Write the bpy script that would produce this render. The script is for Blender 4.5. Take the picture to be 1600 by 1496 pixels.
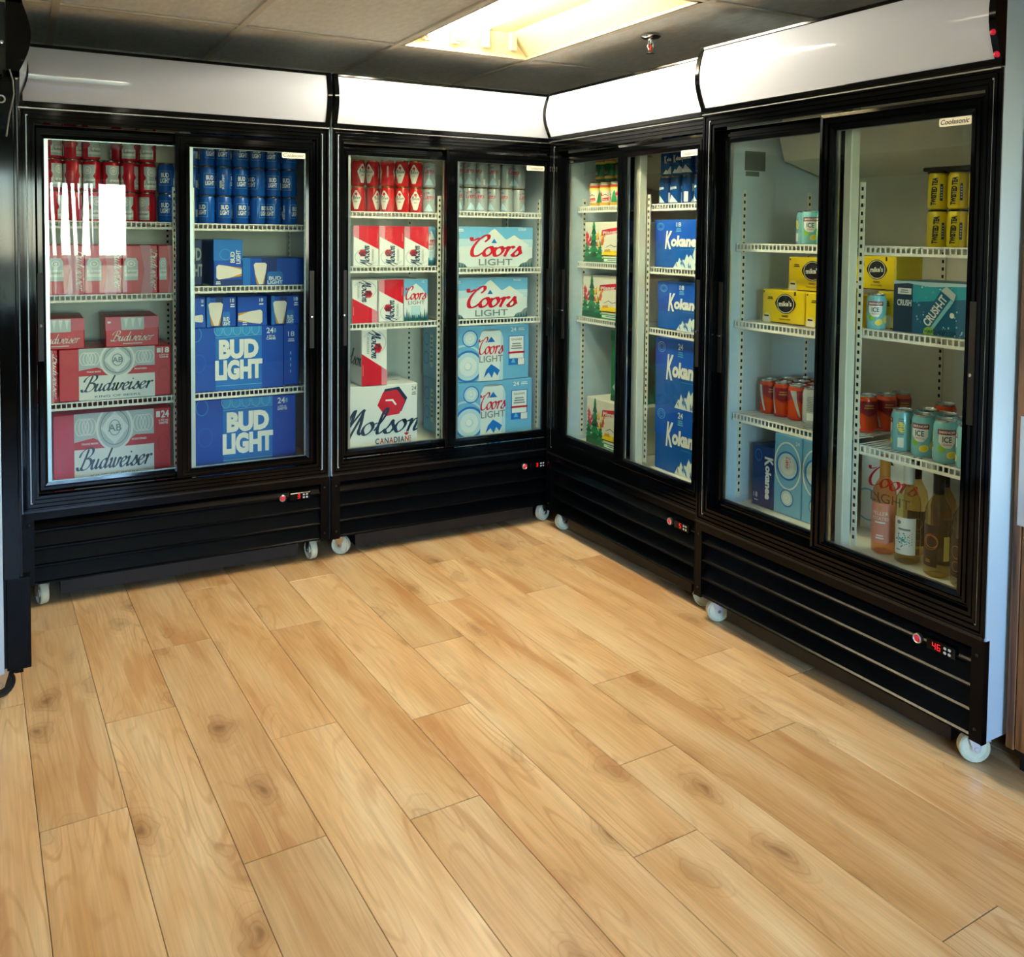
import bpy, bmesh, math, random
from mathutils import Vector, Matrix
from mathutils.geometry import tessellate_polygon

for o in list(bpy.data.objects):
    bpy.data.objects.remove(o, do_unlink=True)
SC = bpy.context.scene
COL = SC.collection
RND = random.Random(11)

# ------------------------------------------------------------------ camera
def make_camera():
    yaw, pitch, roll = .5176, -.0454, .0113
    f = Vector((math.sin(yaw)*math.cos(pitch), math.cos(yaw)*math.cos(pitch), math.sin(pitch)))
    r = Vector((math.cos(yaw), -math.sin(yaw), 0)); u = r.cross(f)
    c, s = math.cos(roll), math.sin(roll)
    r2 = r*c + u*s; u2 = -r*s + u*c
    cd = bpy.data.cameras.new('camera'); co = bpy.data.objects.new('camera', cd); COL.objects.link(co)
    m = Matrix.Identity(4)
    for i in range(3):
        m[i][0] = r2[i]; m[i][1] = u2[i]; m[i][2] = -f[i]
    m.translation = Vector((-2.1673, -3.6957, 1.3801))
    co.matrix_world = m
    cd.sensor_fit = 'HORIZONTAL'; cd.sensor_width = 36
    cd.lens = 1421.15/1600*36
    cd.shift_x = (800-836.97)/1600
    cd.shift_y = -(748-431.18)/1600
    cd.clip_start = .02
    SC.camera = co
make_camera()

# ------------------------------------------------------------------ world and exposure
W = bpy.data.worlds.new('sky'); SC.world = W; W.use_nodes = True
nt = W.node_tree; nt.nodes.clear()
sky = nt.nodes.new('ShaderNodeTexSky'); sky.sky_type = 'NISHITA'; sky.sun_disc = False; sky.dust_density = 0.1; sky.ozone_density = 4.0
sky.sun_elevation = math.radians(38); sky.sun_rotation = math.radians(250)
bg = nt.nodes.new('ShaderNodeBackground'); bg.inputs[1].default_value = 7.0
wo = nt.nodes.new('ShaderNodeOutputWorld')
nt.links.new(sky.outputs[0], bg.inputs[0]); nt.links.new(bg.outputs[0], wo.inputs[0])
SC.view_settings.view_transform = 'Standard'; SC.view_settings.look = 'None'
SC.view_settings.gamma = 1; SC.view_settings.use_curve_mapping = False
SC.view_settings.exposure = 0.85
TUBE_POWER = 84.0      # tubes over the corner, the main light
DIM_POWER = 4.5        # weak tubes of the unseen fixtures, serving as floor fill
def portal(loc, rot, sx, sy):
    l = bpy.data.lights.new('window_portal', 'AREA'); l.shape = 'RECTANGLE'; l.size = sx; l.size_y = sy
    l.cycles.is_portal = True
    o = bpy.data.objects.new('window_portal', l); COL.objects.link(o); o.location = loc; o.rotation_euler = rot
portal((-1.95, -6.02, 1.3), (math.radians(90), 0, 0), 1.5, 1.15)

# ------------------------------------------------------------------ materials
def lin(h):
    if isinstance(h, str):
        h = h.lstrip('#'); c = [int(h[i:i+2], 16)/255 for i in (0, 2, 4)]
        return tuple((x/12.92 if x <= .04045 else ((x+.055)/1.055)**2.4) for x in c) + (1,)
    return tuple(h) + (1,)
MATS = {}
def mat(name, col, rough=.5, metal=0., spec=.5, emit=None, estr=0., coat=0.):
    if name in MATS: return MATS[name]
    m = bpy.data.materials.new(name); m.use_nodes = True
    b = m.node_tree.nodes['Principled BSDF']
    b.inputs['Base Color'].default_value = lin(col)
    b.inputs['Roughness'].default_value = rough; b.inputs['Metallic'].default_value = metal
    b.inputs['Specular IOR Level'].default_value = spec
    if coat: b.inputs['Coat Weight'].default_value = coat; b.inputs['Coat Roughness'].default_value = .08
    if emit: b.inputs['Emission Color'].default_value = lin(emit); b.inputs['Emission Strength'].default_value = estr
    MATS[name] = m
    return m
def nd(t, ty, **kw):
    n = t.nodes.new(ty)
    for k, v in kw.items(): setattr(n, k, v)
    return n
def noisy(name, c1, c2, scale=20, rough=.5, bump=0., stretch=(1, 1, 1), detail=4, metal=0., spec=.5):
    m = mat(name, c1, rough, metal, spec); t = m.node_tree; b = t.nodes['Principled BSDF']
    tc = nd(t, 'ShaderNodeTexCoord'); mp = nd(t, 'ShaderNodeMapping'); mp.inputs['Scale'].default_value = stretch
    no = nd(t, 'ShaderNodeTexNoise'); no.inputs['Scale'].default_value = scale; no.inputs['Detail'].default_value = detail
    rp = nd(t, 'ShaderNodeValToRGB'); rp.color_ramp.elements[0].color = lin(c1); rp.color_ramp.elements[1].color = lin(c2)
    rp.color_ramp.elements[0].position = .35; rp.color_ramp.elements[1].position = .65
    L = t.links.new
    L(tc.outputs['Object'], mp.inputs[0]); L(mp.outputs[0], no.inputs[0]); L(no.outputs[0], rp.inputs[0]); L(rp.outputs[0], b.inputs['Base Color'])
    if bump:
        bp = nd(t, 'ShaderNodeBump'); bp.inputs['Strength'].default_value = bump; bp.inputs['Distance'].default_value = .004
        L(no.outputs[0], bp.inputs['Height']); L(bp.outputs[0], b.inputs['Normal'])
    return m

def glass_mat(name, tint, ior=1.5, boost=1.0):
    m = bpy.data.materials.new(name); m.use_nodes = True; t = m.node_tree; t.nodes.clear()
    # same Fresnel reflectance on both faces of the thin pane
    fr = nd(t, 'ShaderNodeFresnel'); ge = nd(t, 'ShaderNodeNewGeometry'); mi = nd(t, 'ShaderNodeMix', data_type='FLOAT')
    mi.inputs[2].default_value = ior; mi.inputs[3].default_value = 1/ior
    t.links.new(ge.outputs['Backfacing'], mi.inputs[0]); t.links.new(mi.outputs[0], fr.inputs[0])
    mu = nd(t, 'ShaderNodeMath', operation='MULTIPLY'); mu.inputs[1].default_value = boost; mu.use_clamp = True
    tr = nd(t, 'ShaderNodeBsdfTransparent'); tr.inputs[0].default_value = lin(tint)
    gl = nd(t, 'ShaderNodeBsdfGlossy'); gl.inputs['Roughness'].default_value = 0.0
    mx = nd(t, 'ShaderNodeMixShader'); ou = nd(t, 'ShaderNodeOutputMaterial')
    L = t.links.new
    L(fr.outputs[0], mu.inputs[0]); L(mu.outputs[0], mx.inputs[0]); L(tr.outputs[0], mx.inputs[1]); L(gl.outputs[0], mx.inputs[2]); L(mx.outputs[0], ou.inputs[0])
    MATS[name] = m
    return m

def wood_floor():
    m = mat('oak_plank', '#d8b283', .3); t = m.node_tree; b = t.nodes['Principled BSDF']; L = t.links.new
    tc = nd(t, 'ShaderNodeTexCoord'); oi = nd(t, 'ShaderNodeObjectInfo')
    mul = nd(t, 'ShaderNodeMath', operation='MULTIPLY'); mul.inputs[1].default_value = 37.
    L(oi.outputs['Random'], mul.inputs[0])
    off = nd(t, 'ShaderNodeCombineXYZ'); L(mul.outputs[0], off.inputs[0]); L(mul.outputs[0], off.inputs[1]); L(mul.outputs[0], off.inputs[2])
    add = nd(t, 'ShaderNodeVectorMath', operation='ADD'); L(tc.outputs['Object'], add.inputs[0]); L(off.outputs[0], add.inputs[1])
    def mapping(s):
        mp = nd(t, 'ShaderNodeMapping'); mp.inputs['Scale'].default_value = s; L(add.outputs[0], mp.inputs[0]); return mp
    def noise(vec, sc, det=3, dist=0.):
        n = nd(t, 'ShaderNodeTexNoise'); n.inputs['Scale'].default_value = sc; n.inputs['Detail'].default_value = det
        n.inputs['Distortion'].default_value = dist; L(vec, n.inputs[0]); return n
    def ramp(src, stops):
        r = nd(t, 'ShaderNodeValToRGB'); e = r.color_ramp.elements
        e[0].position, e[0].color = stops[0][0], stops[0][1]; e[1].position, e[1].color = stops[-1][0], stops[-1][1]
        for p, c in stops[1:-1]:
            x = e.new(p); x.color = c
        L(src, r.inputs[0]); return r
    def mix(fac, a, c, bt='MIX'):
        x = nd(t, 'ShaderNodeMix', data_type='RGBA', blend_type=bt)
        if isinstance(fac, float): x.inputs[0].default_value = fac
        else: L(fac, x.inputs[0])
        for i, v in ((6, a), (7, c)):
            if isinstance(v, tuple): x.inputs[i].default_value = v
            else: L(v, x.inputs[i])
        return x.outputs[2]
    g = lambda v: (v, v, v, 1)
    # broad tone drift along the board
    n1 = noise(mapping((7, 1.1, 1)).outputs[0], 1.2, 3, .4)
    base = ramp(n1.outputs[0], [(.3, lin('#c49a67')), (.5, lin('#d7b384')), (.72, lin('#e5cba1'))])
    # cathedral growth rings: contour lines of a stretched noise field
    n2 = noise(mapping((6.5, .75, 1)).outputs[0], 1.0, 2, .3)
    m2 = nd(t, 'ShaderNodeMath', operation='MULTIPLY'); m2.inputs[1].default_value = 115.; L(n2.outputs[0], m2.inputs[0])
    sn = nd(t, 'ShaderNodeMath', operation='SINE'); L(m2.outputs[0], sn.inputs[0])
    lines = ramp(sn.outputs[0], [(.55, g(0)), (1., g(1))])
    n2b = noise(mapping((4, .5, 1)).outputs[0], 2.1, 2)
    msk = ramp(n2b.outputs[0], [(.42, g(0.05)), (.66, g(.42))])
    mk = nd(t, 'ShaderNodeMath', operation='MULTIPLY'); L(lines.outputs[0], mk.inputs[0]); L(msk.outputs[0], mk.inputs[1])
    c1 = mix(mk.outputs[0], base.outputs[0], lin('#a8743f'))
    # fine fibre
    n3 = noise(mapping((160, 5, 1)).outputs[0], 1.0, 3)
    fib = ramp(n3.outputs[0], [(.35, g(.88)), (.65, g(1.04))])
    c2 = mix(1.0, c1, fib.outputs[0], 'MULTIPLY')
    # knots and dark heartwood streaks
    n4 = noise(add.outputs[0], 9., 2)
    vmix = nd(t, 'ShaderNodeVectorMath', operation='MULTIPLY_ADD'); vmix.inputs[1].default_value = (.09, .09, 0); L(n4.outputs['Color'], vmix.inputs[0]); L(add.outputs[0], vmix.inputs[2])
    mpv = nd(t, 'ShaderNodeMapping'); mpv.inputs['Scale'].default_value = (7.2, 3.5, .001); L(vmix.outputs[0], mpv.inputs[0])
    vo = nd(t, 'ShaderNodeTexVoronoi'); vo.inputs['Scale'].default_value = 1.; L(mpv.outputs[0], vo.inputs[0])
    sep = nd(t, 'ShaderNodeSeparateColor'); L(vo.outputs['Color'], sep.inputs[0])
    pres = ramp(sep.outputs[0], [(.22, g(0)), (.3, g(1))])
    kn = ramp(vo.outputs['Distance'], [(.0, g(1)), (.04, g(.8)), (.1, g(.42)), (.34, g(.0))])
    k = nd(t, 'ShaderNodeMath', operation='MULTIPLY'); L(kn.outputs[0], k.inputs[0]); L(pres.outputs[0], k.inputs[1])
    c3 = mix(k.outputs[0], c2, lin('#74491f'))
    # reddish heartwood streaks, long and narrow
    n5 = noise(mapping((5.5, .62, 1)).outputs[0], 1.35, 2, .9)
    hw = ramp(n5.outputs[0], [(.6, g(0)), (.64, g(.45)), (.74, g(.6))])
    c3 = mix(hw.outputs[0], c3, lin('#b07a48'))
    # rings round the knots
    r1 = nd(t, 'ShaderNodeMath', operation='MULTIPLY'); r1.inputs[1].default_value = 60.; L(vo.outputs['Distance'], r1.inputs[0])
    r2 = nd(t, 'ShaderNodeMath', operation='SINE'); L(r1.outputs[0], r2.inputs[0])
    r3 = ramp(r2.outputs[0], [(.5, g(0)), (1, g(.4))])
    near = ramp(vo.outputs['Distance'], [(.1, g(1)), (.5, g(0))])
    r4 = nd(t, 'ShaderNodeMath', operation='MULTIPLY'); L(r3.outputs[0], r4.inputs[0]); L(near.outputs[0], r4.inputs[1])
    r5 = nd(t, 'ShaderNodeMath', operation='MULTIPLY'); L(r4.outputs[0], r5.inputs[0]); L(pres.outputs[0], r5.inputs[1])
    c4 = mix(r5.outputs[0], c3, lin('#9d6a38'))
    # each board its own tone
    tone = ramp(oi.outputs['Random'], [(0, g(.86)), (.5, g(1.)), (1., g(1.08))])
    c5 = mix(1.0, c4, tone.outputs[0], 'MULTIPLY')
    L(c5, b.inputs['Base Color'])
    bp = nd(t, 'ShaderNodeBump'); bp.inputs['Strength'].default_value = .08; bp.inputs['Distance'].default_value = .001
    L(n3.outputs[0], bp.inputs['Height']); L(bp.outputs[0], b.inputs['Normal'])
    return m
OAK = wood_floor()
def walnut():
    m = mat('walnut_laminate', '#6b4228', .35); t = m.node_tree; b = t.nodes['Principled BSDF']; L = t.links.new
    tc = nd(t, 'ShaderNodeTexCoord'); mp = nd(t, 'ShaderNodeMapping'); mp.inputs['Scale'].default_value = (28, 28, 1.6); L(tc.outputs['Object'], mp.inputs[0])
    n = nd(t, 'ShaderNodeTexNoise'); n.inputs['Scale'].default_value = 1.4; n.inputs['Detail'].default_value = 5; n.inputs['Distortion'].default_value = .8; L(mp.outputs[0], n.inputs[0])
    r = nd(t, 'ShaderNodeValToRGB'); r.color_ramp.elements[0].position = .35; r.color_ramp.elements[1].position = .68
    r.color_ramp.elements[0].color = lin('#3e2413'); r.color_ramp.elements[1].color = lin('#96653d'); L(n.outputs[0], r.inputs[0]); L(r.outputs[0], b.inputs['Base Color'])
    return m
WALNUT = walnut()

BLACK = mat('black_gloss_aluminium', '#040506', .07, 0, .17)
BLACKP = mat('black_painted_steel', '#040507', .24, 0, .11)
BLACKM = mat('black_matt_plastic', '#060607', .55)
DARK = mat('dark_void', '#030303', .8)
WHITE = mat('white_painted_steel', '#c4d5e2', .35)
LINER = noisy('white_cooler_liner', '#e6e3d3', '#dcd9c9', 6, .4)
ACRYL = mat('white_acrylic_sign', '#bec4d2', .08, 0, .5)
CHROME = mat('chrome', '#d8d8d8', .12, 1)
ALU = mat('aluminium_spacer', '#cfd3d6', .3, 1)
WIRE = mat('white_coated_wire', '#f2f0e8', .35)
WHEEL = noisy('cream_nylon_wheel', '#dfe5cf', '#cfd6bd', 30, .45)
GLASS = glass_mat('door_glass', '#f0f5f2', 1.5, .5)
WGLASS = glass_mat('window_glass', '#f2f6f6', 1.45)
RED_LED = mat('red_led', '#c01020', .4, emit='#ff1525', estr=.9)
RED_BTN = mat('red_button', '#b01830', .3, emit='#ff2040', estr=.15)
CREAM = mat('cream_badge', '#e9e3cd', .35)
INK = mat('black_ink', '#15161a', .5)
TILE = noisy('ceiling_tile', '#eeeeea', '#e2e1da', 55, .9, .25, (1, .35, 1))
TBAR = mat('ceiling_grid_bar', '#dad2c3', .6)
WALLF = noisy('dark_feature_wall', '#5a5856', '#504e4c', 3, .8)
WALL = noisy('painted_wall', '#c9c6bd', '#c2bfb5', 3, .8)
PAPER = noisy('white_paper', '#eef2f6', '#e6ebf1', 5, .8)
BLADE = mat('blind_vane', '#f3f2ee', .7)

# ------------------------------------------------------------------ mesh helpers
class MB:
    def __init__(s): s.v = []; s.f = []; s.mi = []; s.mats = []
    def m(s, mt):
        if mt not in s.mats: s.mats.append(mt)
        return s.mats.index(mt)
    def face(s, pts, mt):
        i = len(s.v); s.v += [tuple(p) for p in pts]; s.f.append(tuple(range(i, i+len(pts)))); s.mi.append(s.m(mt))
    def box(s, x0, x1, y0, y1, z0, z1, mt):
        i = len(s.v); k = s.m(mt)
        s.v += [(x, y, z) for x in (x0, x1) for y in (y0, y1) for z in (z0, z1)]
        for q in ((0, 1, 3, 2), (4, 6, 7, 5), (0, 4, 5, 1), (2, 3, 7, 6), (0, 2, 6, 4), (1, 5, 7, 3)):
            s.f.append(tuple(i+a for a in q)); s.mi.append(k)
        return s
    def cbox(s, x0, x1, y0, y1, z0, z1, mt, c=.004):
        # chamfered box
        i = len(s.v); k = s.m(mt); idx = {}
        for sx in (0, 1):
            for sy in (0, 1):
                for sz in (0, 1):
                    X = (x0, x1)[sx]; Y = (y0, y1)[sy]; Z = (z0, z1)[sz]
                    dx = c if sx == 0 else -c; dy = c if sy == 0 else -c; dz = c if sz == 0 else -c
                    for ax, p in enumerate(((X, Y+dy, Z+dz), (X+dx, Y, Z+dz), (X+dx, Y+dy, Z))):
                        idx[(sx, sy, sz, ax)] = len(s.v); s.v.append(p)
        def add(*q): s.f.append(tuple(q)); s.mi.append(k)
        g = lambda a, b, c_, ax: idx[(a, b, c_, ax)]
        for t in (0, 1):
            q = [g(t, 0, 0, 0), g(t, 1, 0, 0), g(t, 1, 1, 0), g(t, 0, 1, 0)]; add(*(q if t else q[::-1]))
            q = [g(0, t, 0, 1), g(1, t, 0, 1), g(1, t, 1, 1), g(0, t, 1, 1)]; add(*(q[::-1] if t else q))
            q = [g(0, 0, t, 2), g(1, 0, t, 2), g(1, 1, t, 2), g(0, 1, t, 2)]; add(*(q if t else q[::-1]))
        for a in (0, 1):
            for b in (0, 1):
                add(g(a, b, 0, 0), g(a, b, 0, 1), g(a, b, 1, 1), g(a, b, 1, 0))
                add(g(a, 0, b, 0), g(a, 0, b, 2), g(a, 1, b, 2), g(a, 1, b, 0))
                add(g(0, a, b, 1), g(0, a, b, 2), g(1, a, b, 2), g(1, a, b, 1))
                for d in (0, 1): add(g(a, b, d, 0), g(a, b, d, 1), g(a, b, d, 2))
        return s
    def lathe(s, prof, seg, mt, axis='z', o=(0, 0, 0), cap=True):
        k = s.m(mt); base = len(s.v)
        def P(r, h, a):
            c, n = r*math.cos(a), r*math.sin(a)
            p = (c, n, h) if axis == 'z' else ((h, c, n) if axis == 'x' else (c, h, n))
            return (p[0]+o[0], p[1]+o[1], p[2]+o[2])
        for r, h in prof:
            for i in range(seg): s.v.append(P(max(r, 1e-5), h, 2*math.pi*i/seg))
        for j in range(len(prof)-1):
            for i in range(seg):
                a = base+j*seg+i; b = base+j*seg+(i+1) % seg
                s.f.append((a, b, b+seg, a+seg)); s.mi.append(k)
        return s
    def tube(s, pts, r, mt, seg=6):
        k = s.m(mt); pts = [Vector(p) for p in pts]; base = len(s.v)
        for n, p in enumerate(pts):
            d = (pts[min(n+1, len(pts)-1)]-pts[max(n-1, 0)]).normalized()
            a = d.cross(Vector((0, 0, 1)) if abs(d.z) < .9 else Vector((1, 0, 0))).normalized(); b = d.cross(a)
            for i in range(seg):
                t = 2*math.pi*i/seg; s.v.append(tuple(p+(a*math.cos(t)+b*math.sin(t))*r))
        for n in range(len(pts)-1):
            for i in range(seg):
                q = base+n*seg+i; w = base+n*seg+(i+1) % seg
                s.f.append((q, w, w+seg, q+seg)); s.mi.append(k)
        for e in (base, base+(len(pts)-1)*seg):
            s.f.append(tuple(range(e, e+seg))); s.mi.append(k)
        return s
    def extr(s, prof, x0, x1, mt):
        # closed (y,z) profile extruded along x
        k = s.m(mt); n = len(prof); b = len(s.v)
        s.v += [(x0, y, z) for y, z in prof] + [(x1, y, z) for y, z in prof]
        for i in range(n):
            j = (i+1) % n; s.f.append((b+i, b+j, b+n+j, b+n+i)); s.mi.append(k)
        s.f.append(tuple(range(b, b+n))); s.mi.append(k); s.f.append(tuple(range(b+2*n-1, b+n-1, -1))); s.mi.append(k)
        return s
    def mitre(s, x0, x1, z0, z1, prof, mt, ins=(1, 1, 1, 1)):
        # ring of profile (d, y) round a rectangle in xz, mitred corners; ins = left,right,bottom,top inset scale
        k = s.m(mt); b = len(s.v); n = len(prof)
        for d, y in prof:
            a, c, e, g = d*ins[0], d*ins[1], d*ins[2], d*ins[3]
            s.v += [(x0+a, y, z0+e), (x1-c, y, z0+e), (x1-c, y, z1-g), (x0+a, y, z1-g)]
        for j in range(n):
            j2 = (j+1) % n
            for i in range(4):
                i2 = (i+1) % 4
                s.f.append((b+j*4+i, b+j*4+i2, b+j2*4+i2, b+j2*4+i)); s.mi.append(k)
        return s
    def mesh(s, name, smooth=None):
        me = bpy.data.meshes.new(name); me.from_pydata(s.v, [], s.f)
        for m_ in s.mats: me.materials.append(m_)
        me.polygons.foreach_set('material_index', s.mi)
        if smooth is not None:
            me.polygons.foreach_set('use_smooth', [True]*len(me.polygons))
            me.set_sharp_from_angle(angle=math.radians(smooth))
        me.update()
        return me
    def obj(s, name, parent=None, loc=(0, 0, 0), rz=0, smooth=None):
        return link(name, s.mesh(name, smooth), parent, loc, rz)
def link(name, data, parent=None, loc=(0, 0, 0), rz=0):
    o = bpy.data.objects.new(name, data); COL.objects.link(o)
    o.parent = parent; o.location = loc; o.rotation_euler = (0, 0, rz)
    return o
def tag(o, label=None, cat=None, group=None, kind=None):
    if label: o['label'] = label
    if cat: o['category'] = cat
    if group: o['group'] = group
    if kind: o['kind'] = kind
    return o
def struct(o, label=None): return tag(o, label, None, None, 'structure')
def ordn(i): return ('first', 'second', 'third', 'fourth', 'fifth', 'sixth', 'seventh', 'eighth')[i]

# ------------------------------------------------------------------ flat print: lettering and artwork
_TXT = {}
def _raw_text(s, bold, shear):
    cu = bpy.data.curves.new('txt', 'FONT'); cu.body = s; cu.size = 1; cu.offset = bold; cu.shear = shear; cu.resolution_u = 3
    ob = bpy.data.objects.new('txt', cu); COL.objects.link(ob)
    dg = bpy.context.evaluated_depsgraph_get(); dg.update()
    me = bpy.data.meshes.new_from_object(ob.evaluated_get(dg)); me.calc_loop_triangles()
    vs = [(v.co.x, v.co.y) for v in me.vertices]; tr = [tuple(t.vertices) for t in me.loop_triangles]
    bpy.data.objects.remove(ob); bpy.data.meshes.remove(me); bpy.data.curves.remove(cu)
    return vs, tr
_CAP = [None]
def text_tris(s, bold=0., shear=0.):
    k = (s, bold, shear)
    if k not in _TXT:
        if _CAP[0] is None:
            vs, _ = _raw_text('H', 0, 0); _CAP[0] = max(v[1] for v in vs)
        vs, tr = _raw_text(s, bold, shear); c = _CAP[0]
        x0 = min(v[0] for v in vs); x1 = max(v[0] for v in vs)
        _TXT[k] = ([[((vs[i][0]-x0)/c, vs[i][1]/c) for i in t] for t in tr], (x1-x0)/c)
    return _TXT[k]
# handwritten script: pen strokes, x-height 1
GL = {
 'o': (.86, [[(.42, 1), (.12, .78), (.04, .36), (.28, 0), (.6, .2), (.7, .62), (.46, .99)], [(.5, .96), (.72, .82), (.9, .9)]]),
 'l': (.72, [[(.02, .3), (.4, 1.2), (.52, 1.85), (.38, 2.05), (.25, 1.65), (.2, .6), (.3, .06), (.5, .05), (.76, .35)]]),
 's': (.74, [[(.0, .1), (.3, .65), (.42, 1.05), (.5, .72), (.64, .4), (.5, .04), (.22, .0), (.1, .16)], [(.55, .1), (.8, .35)]]),
 'n': (1.0, [[(.04, .82), (.17, 1), (.22, .8), (.17, 0)], [(.18, .3), (.4, .88), (.6, 1), (.67, .8), (.61, .22), (.72, 0), (.98, .3)]]),
 'r': (.72, [[(.04, .82), (.17, 1), (.22, .8), (.17, 0)], [(.19, .35), (.35, .85), (.52, 1.02), (.68, .9)]]),
 'u': (.98, [[(.03, .8), (.14, 1), (.18, .8), (.12, .3), (.25, 0), (.46, .12), (.62, .6), (.68, 1)], [(.68, 1), (.62, .3), (.73, 0), (.98, .3)]]),
 'd': (.98, [[(.64, .8), (.44, 1), (.15, .76), (.06, .3), (.24, 0), (.5, .2), (.64, .7)], [(.86, 2.05), (.7, 1), (.64, .25), (.75, 0), (.98, .3)]]),
 'a': (.98, [[(.64, .8), (.44, 1), (.15, .76), (.06, .3), (.24, 0), (.5, .2), (.64, .7)], [(.7, 1), (.64, .25), (.75, 0), (.98, .3)]]),
 'w': (1.2, [[(.03, .8), (.14, 1), (.19, .7), (.14, .2), (.3, 0), (.5, .3), (.58, 1)], [(.58, 1), (.54, .25), (.7, 0), (.94, .35), (1.0, .95), (1.2, .8)]]),
 'e': (.74, [[(.08, .42), (.4, .55), (.58, .82), (.42, 1.02), (.16, .8), (.08, .4), (.2, .03), (.45, 0), (.76, .35)]]),
 'i': (.5, [[(.03, .8), (.14, 1), (.16, .7), (.11, .2), (.25, 0), (.52, .3)], [(.2, 1.42), (.22, 1.5)]]),
 'B': (1.3, [[(.62, 2.1), (.5, 1.1), (.3, .1), (.02, .05), (-.12, .3)], [(-.15, 1.35), (.0, 1.85), (.45, 2.25), (1.0, 2.2), (1.16, 1.8), (.95, 1.35), (.55, 1.15)], [(.55, 1.15), (1.05, 1.08), (1.24, .62), (.95, .1), (.5, 0), (.3, .25)]]),
 'C': (1.15, [[(.95, 1.55), (1.12, 1.85), (1.02, 2.2), (.7, 2.15), (.3, 1.55), (.14, .75), (.34, .1), (.75, .02), (1.18, .45)], [(-.28, 1.95), (-.2, 1.72), (.02, 1.7), (.3, 1.9)]]),
 'M': (1.35, [[(-.15, .1), (.1, .9), (.32, 2.0), (.42, 1.9), (.4, .8)], [(.4, .8), (.75, 1.7), (.98, 2.1), (.98, 1.7), (.72, .4), (.55, -.7)], [(.98, 1.9), (1.1, 1.0), (1.12, .3), (1.3, .1)]]),
}
def _cr(pts, n=5):
    if len(pts) < 3: return [Vector(p) for p in pts]
    P = [Vector(p) for p in pts]; P = [P[0]*2-P[1]] + P + [P[-1]*2-P[-2]]; out = []
    for i in range(1, len(P)-2):
        for k in range(n):
            t = k/n; a, b, c, d = P[i-1:i+3]
            out.append(.5*((2*b)+(c-a)*t+(2*a-5*b+4*c-d)*t*t+(3*b-a-3*c+d)*t**3))
    out.append(P[-2]); return out
_SCR = {}
def script_tris(word, nib=.17, slant=.3, thin=.075):
    k = (word, nib, slant, thin)
    if k in _SCR: return _SCR[k]
    T = []; x = 0.; na = math.radians(25); nv = Vector((math.cos(na), math.sin(na)))*nib
    for ch in word:
        adv, strokes = GL[ch]
        for st in strokes:
            pts = [Vector((p.x+x+slant*p.y, p.y)) for p in _cr(st, 4)]
            L_, R_ = [], []
            for i, p in enumerate(pts):
                d = (pts[min(i+1, len(pts)-1)]-pts[max(i-1, 0)]).normalized(); e = Vector((-d.y, d.x))
                hw = max(thin, abs(nv.dot(e)))/2
                q = p - d*thin*.35 if i == 0 else (p + d*thin*.35 if i == len(pts)-1 else p)
                L_.append(q+e*hw); R_.append(q-e*hw)
            for i in range(len(pts)-1):
                T.append([tuple(L_[i]), tuple(R_[i]), tuple(R_[i+1])]); T.append([tuple(L_[i]), tuple(R_[i+1]), tuple(L_[i+1])])
        x += adv
    x0 = min(p[0] for t in T for p in t); x1 = max(p[0] for t in T for p in t)
    T = [[(p[0]-x0, p[1]) for p in t] for t in T]
    _SCR[k] = (T, x1-x0); return _SCR[k]

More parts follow.
